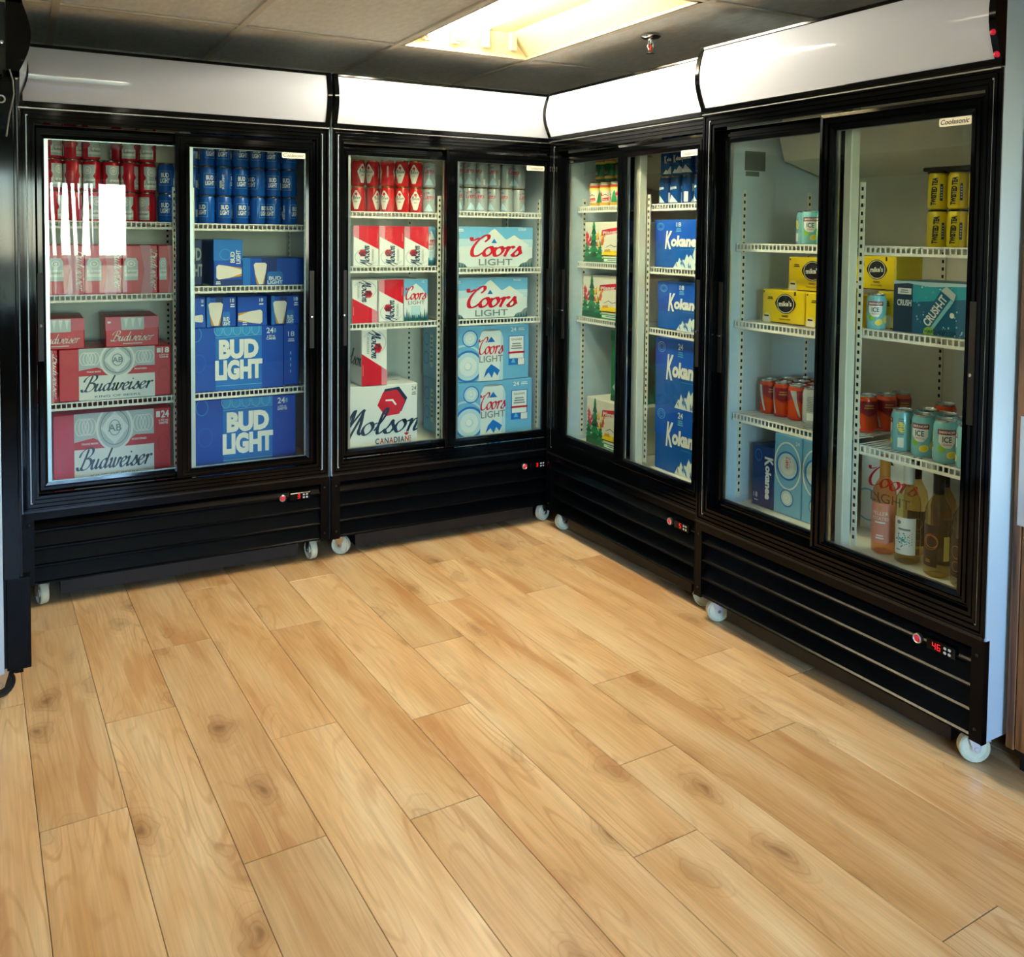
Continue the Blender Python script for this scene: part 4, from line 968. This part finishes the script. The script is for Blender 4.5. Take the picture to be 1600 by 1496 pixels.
# cooler A, right bay
carton('A', .592, .66, 1.155, .19, a_budlight_plain, BD['nblue'], 'dark blue carton with grey lettering, at the back of the second shelf', y=.25)
carton('A', .689, .803, 1.155, .19, a_budlight_upright, BD['blue'], 'blue beer carton stood on end with sideways glass picture, second shelf')
carton('A', .805, 1.058, 1.155, .115, N(a_budlight_glass, '24', True), BD['blue'], 'low blue beer carton with beer glass picture, second shelf right end', y=.165)
carton('A', .592, .971, .724, .262, N(a_budlight, '24', 'CANS'), BD['blue'], 'large blue 24-pack beer carton on the third shelf, big white lettering')
carton('A', .977, 1.044, .724, .262, a_budlight_end, BD['blue'], 'narrow blue carton end right of the shelved blue 24-pack', y=.19)
carton('A', .592, .657, .988, .122, a_budlight_glass_side, BD['blue'], 'small blue carton on the 24-pack, first from left, glass lying sideways')
carton('A', .661, .777, .988, .122, a_budlight_glass, BD['blue'], 'small blue carton on the 24-pack, second from left, glass standing')
carton('A', .782, .902, .988, .122, a_budlight_glass_side, BD['blue'], 'small blue carton on the 24-pack, third from left, glass lying sideways')
carton('A', .920, 1.039, .988, .122, a_budlight_glass, BD['blue'], 'small blue carton on the 24-pack, rightmost, glass standing')
carton('A', .612, 1.022, .412, .275, N(a_budlight, '24', 'CANETTES'), BD['blue'], 'large blue 24-pack beer carton on the cooler floor, big white lettering')
# cooler B
for i, (a, b_) in enumerate(((.145, .262), (.265, .38), (.383, .5))):
    carton('B', a, b_, 1.231, .18, a_molson_vert, BD['white'], f'white and red upright beer carton, {ordn(i)} from left, second shelf left of the corner')
carton('B', .508, .552, 1.231, .18, a_coors_vert, BD['sky'], 'blue carton end beside the three white and red cartons', y=.2)
carton('B', .14, .257, .981, .19, flip(a_molson_vert), BD['white'], 'white and red carton standing upside down, third shelf left of the corner')
carton('B', .263, .379, .981, .19, a_molson_vert, BD['white'], 'white and red carton between upside-down carton and mountain carton')
carton('B', .382, .497, .981, .19, a_coors_vert, BD['ice'], 'pale blue upright carton with mountain and trees, third shelf')
carton('B', .083, .45, .412, .285, a_molson_big, BD['white'], 'big white beer carton with navy script and red hexagon, cooler floor')
carton('B', .184, .303, .699, .25, flip(a_molson_vert), BD['white'], 'tall white and red carton standing on the big white carton', side=a_molson_side)
carton('B', .617, 1.046, 1.222, .192, N(a_coors, 'COLD'), BD['ice'], 'wide mountain carton with red script on the second shelf, reads COLD')
carton('B', .605, 1.02, .981, .19, N(a_coors, 'FROID'), BD['ice'], 'wide mountain carton with red script on the third shelf, reads FROID')
carton('B', .601, 1.031, .681, .263, a_coors_speaker, BD['sky'], 'light blue 24-pack with loudspeaker picture, upper of two', depth=.3, side=a_coors_speaker_side)
carton('B', .605, 1.052, .412, .267, a_coors_speaker, BD['sky'], 'light blue 24-pack with loudspeaker picture, lower of two on cooler floor', depth=.3, side=a_coors_speaker_side)
# cooler C
carton('C', .056, .45, 1.256, .185, a_pilsner, BD['cream'], 'cream carton with trees and red label, second shelf right of the corner')
carton('C', .046, .44, 1.001, .19, a_pilsner, BD['cream'], 'cream carton with trees and red label, third shelf right of the corner')
carton('C', .094, .45, .412, .215, a_pilsner, BD['cream'], 'cream carton with trees and red label, on the cooler floor')
carton('C', .245, .40, .629, .32, a_pilsner_vert, BD['green'], 'green carton stood on end with red sideways label, above floor carton', y=.19)
carton('C', .592, .985, 1.251, .195, N(a_kokanee, '18'), BD['kok'], 'blue mountain 18-pack carton on the second shelf right of the corner')
carton('C', .620, 1.01, .999, .193, N(a_kokanee, '18'), BD['kok'], 'blue mountain 18-pack carton on the third shelf right of the corner')
carton('C', .612, 1.02, .683, .278, N(a_kokanee, '24'), BD['kok'], 'blue mountain 24-pack carton, upper of the two on the cooler floor', depth=.28)
carton('C', .616, 1.03, .412, .27, N(a_kokanee, '24'), BD['kok'], 'blue mountain 24-pack carton, lower of the two on the cooler floor', depth=.28)
carton('C', .586, .611, .412, .3, a_pilsner_vert, BD['green'], 'green carton edge squeezed between post and blue 24-packs', y=.2)
# cooler D
carton('D', .107, .305, 1.080, .116, a_mikes, BD['yellow'], 'yellow lemonade carton, lower left one on the second shelf', y=.2, depth=.13)
carton('D', .309, .505, 1.080, .116, a_mikes, BD['yellow'], 'yellow lemonade carton, lower one half hidden by the door stile', y=.2, depth=.13)
carton('D', .602, .668, 1.103, .113, a_mikes_end, BD['yellow'], 'yellow lemonade carton end with lemon slice, behind the teal carton', y=.2, depth=.2)
carton('D', .204, .400, 1.197, .116, a_mikes, BD['yellow'], 'yellow lemonade carton stacked on top, left of the door stile', y=.225, depth=.13)
carton('D', .470, .63, 1.218, .106, a_mikes, BD['yellow'], 'yellow lemonade carton stacked on top, right of the door stile', y=.245, depth=.13)
carton('D', .684, .93, 1.103, .152, a_crush, BD['teal'], 'teal and navy iced tea carton with slanted can picture, second shelf', y=.17, depth=.16)
carton('D', .075, .179, .412, .22, a_kokanee_end, BD['nblue'], 'navy carton end with sideways white lettering, cooler floor', y=.2)
carton('D', .182, .309, .412, .282, a_speaker_end, BD['sky'], 'pale blue loudspeaker carton on end, left of two on cooler floor', y=.2)
carton('D', .312, .44, .412, .282, a_speaker_end, BD['sky'], 'pale blue loudspeaker carton on end, right of two, cut by door stile', y=.2, depth=.12)
carton('D', .445, .72, .412, .27, a_coors_back, BD['ice'], 'pale carton with red script and grey capitals, behind the rose wine', y=.34, depth=.2)

# ------------------------------------------------------------------ cans
CR, CH = .0314, .118
def paint(n, c, metal=.12): return mat('can_'+n, c, .25, metal)
def can_bud():
    a = Art(); r = CR*math.pi
    for o in (-.051, .051):
        a.poly([(o-.027, .010), (o+.027, .010), (o+.027, .044), (o+.019, .056), (o+.027, .07), (o+.027, .099), (o-.027, .099), (o-.027, .07), (o-.019, .056), (o-.027, .044)], I['silver'], 1)
        a.rect(o-.027, .020, o+.027, .045, I['white'], 2); a.ell(o, .078, .014, .016, I['white'], 2); a.ring(o, .078, .010, .0014, I['grey'], 3); a.script('Budweiser', o, .03, .0062, I['navy'], 3, w=.05, nib=.3)
    return a
def can_budlight():
    a = Art()
    for o in (-.051, .051):
        a.text('BUD', o, .062, .0165, I['white'], 2, w=.03, bold=.03); a.text('LIGHT', o, .040, .0165, I['white'], 2, w=.036, bold=.03)
        for q in ((-.024, .03, .024, .031), (-.024, .087, .024, .088), (-.024, .03, -.023, .088), (.023, .03, .024, .088)): a.rect(o+q[0], q[1], o+q[2], q[3], I['sky'], 1)
    a.text('BUD LIGHT', .003, .025, .0075, I['white'], 2, w=.06, rot=math.pi/2, align='l', bold=.02); a.rect(-.015, .03, -.006, .06, I['silver'], 1)
    return a
def can_molson():
    a = Art()
    for o in (-.051, .051):
        a.poly([(o, .106), (o+.024, .065), (o+.008, .015), (o-.008, .015), (o-.024, .065)], I['cream'], 1); hexa(a, o, .083, .007, I['red'], 2); a.script('Molson', o, .06, .008, I['navy'], 3, w=.04, nib=.25); a.lines(o, .052, .018, .008, 2, I['grey'], 2)
    a.text('CANADIAN', .003, .04, .008, I['white'], 2, w=.05, rot=math.pi/2, align='l')
    return a
def can_coors():
    a = Art()
    for o in (-.051, .051):
        a.script('Coors', o, .066, .014, I['red'], 2, w=.05, nib=.3, thin=.12); a.text('LIGHT', o, .05, .010, I['grey'], 2, w=.034); a.poly([(o-.02, .012), (o-.008, .034), (o, .046), (o+.01, .034), (o+.022, .012)], I['pale'], 1); a.poly([(o-.006, .092), (o, .1), (o+.006, .092)], I['mblue'], 2)
    a.rect(-.02, .01, -.01, .038, I['white'], 1); a.rect(.012, .03, .02, .1, I['grey'], 1)
    return a
def can_kokanee():
    a = Art()
    for o in (-.051, .051):
        a.poly([(o-.03, .008), (o-.018, .026), (o-.012, .02), (o, .04), (o+.01, .03), (o+.016, .024), (o+.03, .008)], I['ice'], 1); a.text('K', o-.024, .052, .028, I['white'], 2, w=.011, bold=.03, shear=.2, rot=.12, align='l'); a.text('okanee', o-.014, .06, .014, I['white'], 2, w=.038, bold=.04, rot=.12, align='l')
    a.rect(-.008, .01, .01, .05, I['white'], 1)
    return a
def can_pilsner():
    a = Art(); r = CR*math.pi
    a.rect(-r, .0, r, .02, I['amber'], 1); a.rect(-r, .088, r, .104, I['orange'], 1); a.rect(-r, .076, r, .088, I['lemon'], 1)
    for o in (-.07, 0, .07):
        a.poly([(o-.03, .02), (o-.02, .06), (o-.012, .074), (o-.004, .06), (o+.002, .02)], I['green'], 2); a.poly([(o+.004, .026), (o+.034, .03), (o+.034, .044), (o+.004, .040)], I['red'], 2); a.text('Pilsner', o+.019, .030, .007, I['white'], 3, w=.024, rot=.12); a.poly([(o-.008, .05), (o, .07), (o+.006, .05)], I['red'], 3); a.poly([(o+.006, .052), (o+.018, .06), (o+.032, .052), (o+.032, .05), (o+.018, .056), (o+.006, .05)], I['black'], 3)
    return a
def can_ice():
    a = Art()
    for o in (-.051, .051):
        a.poly([(o-.022, .082), (o+.022, .082), (o+.022, .06), (o+.01, .044), (o-.01, .044), (o-.022, .06)], I['white'], 1); a.rect(o-.025, .08, o+.025, .094, I['dred'], 2); a.text('SMIRNOFF', o, .0835, .0068, I['white'], 3, w=.043, bold=.02); a.text('ICE', o, .06, .0145, I['navy'], 3, w=.024, bold=.02); a.text('ORIGINAL', o, .051, .005, I['red'], 3, w=.028)
        a.ell(o+.012, .026, .013, .010, I['lemon'], 2, 16, .3); a.ell(o+.012, .026, .009, .007, I['yellow'], 3, 14, .3); a.ell(o-.014, .04, .012, .008, I['lime'], 1, 14, -.5)
    a.ell(0, .07, .010, .016, I['lemon'], 1, 14, .3); a.rect(-.008, .012, .008, .04, I['white'], 1); a.lines(0, .095, .02, .05, 8, I['grey'], 1); a.ell(.09, .035, .012, .014, I['lemon'], 1); a.ell(-.09, .06, .012, .012, I['lime'], 1)
    return a
def can_orange():
    a = Art(); r = CR*math.pi
    a.poly([(-r, .07), (-r, .106), (r, .106), (r, .07), (.05, .05), (0, .075), (-.05, .05)], I['dred'], 1)
    a.lines(-.05, .088, .036, .016, 2, I['gold'], 2); a.lines(.05, .088, .036, .016, 2, I['gold'], 2); a.poly([(-.012, .1), (.004, .06), (.02, .012), (.026, .012), (.014, .06), (.01, .1)], I['silver'], 2); a.lines(-.05, .04, .03, .012, 2, I['gold'], 2); a.rect(-r, .006, r, .012, I['red'], 1)
    return a
def can_white():
    a = Art(); a.lines(0, .09, .03, .05, 9, I['grey'], 1); a.rect(-.012, .012, .012, .036, I['white'], 1); a.lines(.06, .07, .03, .04, 4, I['red'], 1); a.lines(-.06, .07, .03, .04, 4, I['grey'], 1); return a
def can_tea():
    a = Art()
    for o in (-.07, 0, .07):
        a.text('TWISTED TEA', o-.004, .012, .0145, I['black'], 2, w=.086, rot=math.pi/2-.06, align='l', bold=.06); a.rect(o+.009, .026, o+.017, .078, I['navy'], 1); a.lines(o+.013, .07, .005, .04, 5, I['silver'], 2)
    return a
KIND = dict(bud=('red', '#c8142c', '#8d8a84', can_bud), budlight=('blue', '#0e57b4', '#8b8377', can_budlight), molson=('crimson', '#cf2026', '#c9a868', can_molson), coors=('silver', '#b9c0c1', '#b79a6a', can_coors),
 kokanee=('lake', '#0d4c93', '#9c8568', can_kokanee), pilsner=('ivory', '#eee6cf', '#b08a55', can_pilsner), green=('green', '#1f7a4a', '#9c8568', can_pilsner), ice=('aqua', '#8ed0da', '#c7ccce', can_ice), orange=('tangerine', '#dc4d17', '#c7ccce', can_orange), white=('silver_white', '#c9cdcc', '#c7ccce', can_white), tea=('yellow', '#e8cf1a', '#4b463c', can_tea))
def can_meshes(kind):
    def f():
        n, c, lc, fn = KIND[kind]
        body = MB().lathe([(0, .003), (.022, .002), (.0255, 0), (.027, .001), (CR, .008), (CR, .0995), (.0275, .111), (.027, .1135)], 22, paint(n, c)).mesh('can_body', 40)
        ld = MB().lathe([(.0272, .112), (.0283, .1135), (.0283, .117), (.0268, CH), (.0258, .1165), (.0255, .1135), (0, .1135)], 22, mat('can_lid_'+lc, lc, .25, .9)).mesh('can_lid', 40)
        me = fn().clip(-CR*math.pi, .0085, CR*math.pi, .0995).mesh('label_print', lambda u, v, l: ((CR+.0002+.00018*l)*math.sin(u/CR), -(CR+.0002+.00018*l)*math.cos(u/CR), v), .007)
        return body, ld, me
    return cached(('can', kind), f)
def can(kind, k, x, y, z, label, rot=None, group='drink cans on the shelves', s=1.):
    b, l, p = can_meshes(kind)
    o = link('drink_can', b, None, wpos(k, x, y, z), CO[k][1]+(RND.uniform(-3.1, 3.1) if rot is None else math.radians(rot))); o.scale = (s, s, s)
    tag(o, label, 'can', group); link('can_lid', l, o); link('label_print', p, o)
    return o
FACE = {'A': -8, 'B': -24, 'C': 53, 'D': 37}   # direction, from each cooler's front, of the shop floor
TIER = {3: ('bottom', 'middle', 'top'), 2: ('lower', 'upper'), 1: ('only',)}
def cans(kind, k, xs, y, z, tiers, colour, where, skip=(), turn=0, pitch=.1185, jit=.004):
    for t in range(tiers):
        for i, x in enumerate(xs):
            if (t, i) in skip: continue
            ru = FACE[k]-90+turn*RND.choice((-1, 1, 1))+RND.choice((0, 180))+RND.gauss(0, 34)+(90 if RND.random() < .2 else 0)
            can(kind, k, x+RND.uniform(-jit, jit)*.2, y+RND.uniform(-jit, jit), z+t*pitch, f'{colour} can, {ordn(i)} from left, {TIER[tiers][t]} tier, {where}', ru, f'{colour} cans, {where}')
cans('bud', 'A', (.116, .182, .248, .314, .381, .447), .195, 1.4095, 3, 'red beer', 'top shelf, red-and-blue beer cooler', skip={(2, 3)}, turn=55)
for t in (0, 1): can('budlight', 'A', .514, .197, 1.4095+t*.1185, f'blue beer can beside the red cans, {("lower", "upper")[t]} of two, against centre post', 80)
cans('budlight', 'A', (.669, .735, .801, .872, .938, 1.004), .195, 1.4065, 3, 'blue beer', 'top shelf, right bay, red-and-blue cooler')
for t in (0, 1, 2): can('budlight', 'A', .628, .245, 1.4065+t*.1185, f'blue beer can set back at left end, {TIER[3][t]} tier, right bay', 30)
cans('bud', 'A', (.15, .216, .282, .348, .414), .263, 1.4095, 3, 'red beer', 'row behind, top shelf, red-and-blue cooler', skip={(2, 2)}, turn=55)
cans('budlight', 'A', (.70, .766, .837, .905, .971), .263, 1.4065, 3, 'blue beer', 'row behind, right bay, red-and-blue cooler')
cans('molson', 'B', (.316, .382, .448), .195, 1.4695, 2, 'red and cream beer', 'top shelf left of the corner')
cans('molson', 'B', (.13, .200, .270), .265, 1.4695, 2, 'set-back red beer', 'top shelf left of the corner')
for t in (0, 1): can('coors', 'B', .516, .2, 1.4695+t*.1185, f'silver beer can at right end of red cans, {TIER[2][t]} tier', 70)
cans('coors', 'B', (.653, .719, .785, .851, .917, .983), .195, 1.4815, 2, 'silver beer', 'top shelf beside the corner')
cans('coors', 'B', (.686, .752, .818, .884, .95, 1.016), .263, 1.4815, 2, 'silver beer', 'row behind, top shelf beside corner')
cans('pilsner', 'C', (.095, .175, .255, .335, .415), .20, 1.5095, 1, 'cream and orange beer', 'top shelf right of the corner')
cans('green', 'C', (.135, .215, .295, .375), .20, 1.6285, 1, 'green beer', 'stacked under plastic film right of the corner')
cans('kokanee', 'C', (.628, .696, .764, .85, .918, .986), .195, 1.5085, 2, 'blue mountain beer', 'top shelf right of the corner')
# shrink film draped on the cream cans
def film():
    b = MB(); nx, ny = 10, 5; m_ = glass_mat('shrink_film', '#e6efee', 1.25, 1.6); i0 = len(b.v)
    R2 = random.Random(4); H = [[.06+R2.uniform(0, .02) for j in range(ny+1)] for i in range(nx+1)]
    for i in range(nx+1):
        for j in range(ny+1):
            edge = i in (0, nx) or j in (0, ny)
            b.v.append((.05+.41*i/nx, .155+.09*j/ny, 1.752 if not edge else 1.72))
    for i in range(nx):
        for j in range(ny):
            a = i*(ny+1)+j; b.f.append((a, a+ny+1, a+ny+2, a+1)); b.mi.append(b.m(m_))
    fr = MB(); kk = fr.m(m_)
    for i in range(nx+1):
        for z in (1.752, 1.70, 1.66): fr.v.append((.05+.41*i/nx, .158+R2.uniform(-.004, .004), z+R2.uniform(-.01, .006)))
    for i in range(nx):
        for q in (0, 1): a = i*3+q; fr.f.append((a, a+3, a+4, a+1)); fr.mi.append(kk)
    o = b.obj('plastic_film'); o.location = (CO['C'][0][0], CO['C'][0][1], 0); o.rotation_euler = (0, 0, CO['C'][1]); tag(o, 'clear crinkled plastic film over the green cans', 'plastic film')
    fr.obj('hanging_edge', o)
film()
# cooler D cans
for i, (x, y) in enumerate(((.235, .27), (.30, .225), (.368, .225), (.436, .225))):
    can('ice', 'D', x, y, 1.3545, f'aqua lemon-lime can, {ordn(i)} from left, top shelf of nearest cooler', (-20, -53, 100, 127)[i], 'aqua cans, top shelf of nearest cooler')
for t in (0, 1):
    for i, x in enumerate((.781, .847, .913, .979)):
        can('tea', 'D', x, .23, 1.3545+t*.112, f'yellow iced tea can, {ordn(i)} from left, {TIER[2][t]} row, top shelf of nearest cooler', RND.uniform(-12, 12)+30, 'yellow iced tea cans', .94)
o = MB().cbox(-.03, .235, -.028, .028, 0, .012, mat('black_pack_carrier', '#17160f', .5), .004).obj('can_carrier'); o.location = wpos('D', .775, .23, 1.3545+.112+.111); o.rotation_euler = (0, 0, CO['D'][1]); tag(o, 'black plastic carrier clipped on top of the yellow cans', 'can carrier')
for i in range(4):
    MB().lathe([(.031, -.006), (.032, .0), (.029, .006), (.02, .0125), (0, .0125)], 14, mat('black_pack_carrier', '#17160f', .5), 'z', (.006+.066*i, 0, 0)).obj('carrier_ring', o, smooth=40)
can('ice', 'D', .628, .163, 1.1015, 'aqua can standing alone left of the yellow carton end, second shelf', -60, s=.93)
for r_, (y, xs) in enumerate(((.25, (.10, .168, .236, .304)), (.325, (.115, .183, .251, .319)), (.40, (.13, .198, .266)))):
    for i, x in enumerate(xs):
        kd = 'white' if (r_, i) == (0, 3) else 'orange'
        can(kd, 'D', x, y, .7445, f'{"silver-white" if kd == "white" else "orange and red"} can, {ordn(i)} from left, {("front", "second", "third")[r_]} row, third shelf left bay', RND.uniform(-60, 60), 'cans on third shelf, left bay of nearest cooler', 1.04)
for i, (x, y) in enumerate(((.482, .31), (.502, .381), (.504, .452), (.70, .41), (.77, .45))):
    can('orange', 'D', x, y, .7445 if i < 3 else .7425, f'orange and red can, {ordn(i)} from left, behind the aqua cans on third shelf', RND.uniform(-60, 60), 'orange cans behind the aqua cans', 1.04)
for r_, row in enumerate((((.705, .2), (.785, .19), (.866, .178), (.945, .17)), ((.735, .27), (.81, .262), (.885, .25)))):
    for i, (x, y) in enumerate(row):
        can('ice', 'D', x, y, .7425, f'aqua lemon-lime can, {ordn(i)} from left, {("front", "back")[r_]} row, third shelf of nearest cooler', (30, -75, -50, 20)[i] if r_ == 0 else RND.uniform(-90, 90), 'aqua cans, third shelf of nearest cooler', 1.05)
can('ice', 'D', .965, .245, .7425, 'aqua can at the right end of the back row, carrying another', 20, s=1.05)
can('ice', 'D', .965, .245, .7425+.1245, 'aqua can stacked on top of another at the right shelf end', 0, s=1.05)

# ------------------------------------------------------------------ wine bottles
def bottle(x, y, liquid, capc, lab, label, s=1., rot=0):
    gm = MATS.get('wine_'+liquid) or glass_mat('wine_'+liquid, liquid, 1.5, 1.0)
    R_ = .0365
    o = MB().lathe([(0, .006), (.02, .004), (.030, .0), (R_, .006), (R_, .175), (.033, .197), (.024, .214), (.0165, .228), (.0145, .25), (.0145, .29), (0, .29)], 26, gm).mesh('wine_bottle', 50)
    o = link('wine_bottle', o, None, wpos('D', x, y, .412), CO['D'][1]+math.radians(rot)); o.scale = (s, s, s); tag(o, label, 'bottle', 'wine bottles on the floor of the nearest cooler')
    MB().lathe([(.0152, .236), (.0158, .238), (.0158, .285), (.0165, .286), (.0165, .297), (.015, .300), (0, .300)], 20, mat('cap_'+capc, capc, .35)).obj('capsule', o, smooth=40)
    me = lab().mesh('paper_label', lambda u, v, l: ((R_+.0002+.0002*l)*math.sin(u/R_), -(R_+.0002+.0002*l)*math.cos(u/R_), v), .007); link('paper_label', me, o)
    return o
def lab_rose():
    a = Art(); a.poly([(-.046, .055), (-.04, .04), (-.02, .034), (.02, .034), (.04, .04), (.046, .055), (.046, .15), (.03, .158), (-.03, .158), (-.046, .15)], I['pink'], 1); a.ell(0, .143, .005, .008, I['gold'], 2)
    a.text('PELLER', 0, .121, .0105, I['cream'], 2, w=.05); a.text('ESTATES', 0, .106, .0095, I['cream'], 2, w=.052); a.lines(0, .101, .044, .01, 1, I['cream'], 2); a.lines(0, .06, .03, .016, 2, I['cream'], 2); return a
def lab_white():
    a = Art(); a.rect(-.034, .03, .034, .14, I['white'], 1); a.ell(-.016, .125, .007, .006, I['grey'], 2); a.lines(0, .108, .05, .012, 1, I['grey'], 2)
    RR = random.Random(2)
    for i in range(60):
        t = RR.uniform(0, 6.28); d = RR.uniform(0, .02)**1.0; a.ell(-.004+d*math.cos(t), .074+d*math.sin(t)*1.1, .0022, .0022, (I['teal'], I['green'], I['aqua'])[i % 3], 2, 6)
    for i in range(10): a.ell(.016+.006*(i % 2), .058+.004*i, .0014, .0014, (I['red'], I['navy'])[i % 2], 2, 6)
    a.lines(-.016, .044, .02, .006, 1, I['grey'], 2); return a
def lab_brown():
    a = Art(); a.rect(-.04, .03, .006, .15, I['brown'], 1); a.ring(-.012, .105, .02, .0016, I['orange'], 2); a.ring(-.01, .103, .018, .0012, I['gold'], 2); a.ring(-.014, .1, .021, .001, I['gold'], 2); a.lines(-.02, .05, .018, .01, 2, I['gold'], 2); a.rect(.024, .05, .044, .12, I['lemon'], 1); return a
def lab_dark():
    a = Art(); a.rect(-.04, .03, .02, .14, I['brown'], 1); a.ring(-.01, .1, .018, .0016, I['gold'], 2); a.ring(-.01, .06, .014, .0014, I['gold'], 2); return a
bottle(.648, .20, '#f8c9a2', '#c78a3c', lab_rose, 'rose wine bottle with pink label and amber capsule', 1., 20)
bottle(.742, .19, '#f4efc4', '#e6e6e4', lab_white, 'white wine bottle with white capsule and dotted green label', 1.0, 20)
bottle(.853, .175, '#f2e4a6', '#191512', lab_brown, 'golden wine bottle with black capsule and brown label', 1., 25)
bottle(.948, .165, '#eee0b4', '#191512', lab_dark, 'wine bottle at the right end, half hidden by the door stile', 1., 10)
bottle(.700, .28, '#f0dcae', '#2a2018', lab_dark, 'dark-capped wine bottle behind the rose and white bottles', .98, 60)
bottle(.800, .275, '#f0cfa0', '#20100c', lab_dark, 'amber wine bottle behind the white and golden bottles', .98, 100)
bottle(.905, .26, '#f0eab8', '#191512', lab_dark, 'wine bottle behind the golden and rightmost bottles', .98, 60)

# ------------------------------------------------------------------ walnut cabinet with taped papers at the right edge
cb = link('walnut_cabinet', None, None, (.036, -2.308, 0)); tag(cb, 'walnut laminate cabinet with taped papers beside the nearest cooler', 'cabinet')
MB().box(0.018, .58, -.62, 0, .07, 2.05, WALNUT).obj('carcass', cb)
MB().cbox(0, .018, -.022, 0, .07, 2.05, WALNUT, .002).obj('edge_stile', cb)
MB().cbox(0, .018, -.31, -.024, .075, .70, WALNUT, .003).obj('door', cb)
MB().cbox(0, .018, -.31, -.024, .705, 2.045, WALNUT, .003).obj('door', cb)
MB().cbox(0, .018, -.62, -.314, .075, 2.045, WALNUT, .003).obj('door', cb)
MB().box(.05, .57, -.61, -.01, 0, .07, BLACKM).obj('toe_kick', cb)
h = MB(); h.tube([(.0, -.07, .60), (-.022, -.07, .60), (-.022, -.2, .60), (.0, -.2, .60)], .005, ALU); h.obj('bar_handle', cb, smooth=50)
def paper(y0, y1, z0, z1, curl, label):
    b = MB(); n = 8; k = b.m(PAPER); f = []
    for i in range(n+1):
        t = i/n
        for z, e in ((z0, 1), ((z0+z1)/2, .6), (z1, .2)):
            b.v.append((-.0015-curl*e*(t**2), -(y1+(y0-y1)*t) if False else (y0+(y1-y0)*t), z))
    for i in range(n):
        for q in (0, 1): a = i*3+q; b.f.append((a, a+3, a+4, a+1)); b.mi.append(k)
    o = b.obj('paper_sheet', smooth=60); o.location = (.036, -2.308, 0); tag(o, label, 'paper', 'paper notices taped to the walnut cabinet')
    m_ = o.modifiers.new('thickness', 'SOLIDIFY'); m_.thickness = .0004
paper(-.228, -.012, .655, .935, -.0, 'lowest white paper sheet taped to the walnut cabinet')
paper(-.246, -.030, .985, 1.19, -.0, 'middle white paper sheet taped to the walnut cabinet')
paper(-.256, -.042, 1.25, 1.50, -.0, 'highest white paper sheet taped to the walnut cabinet')
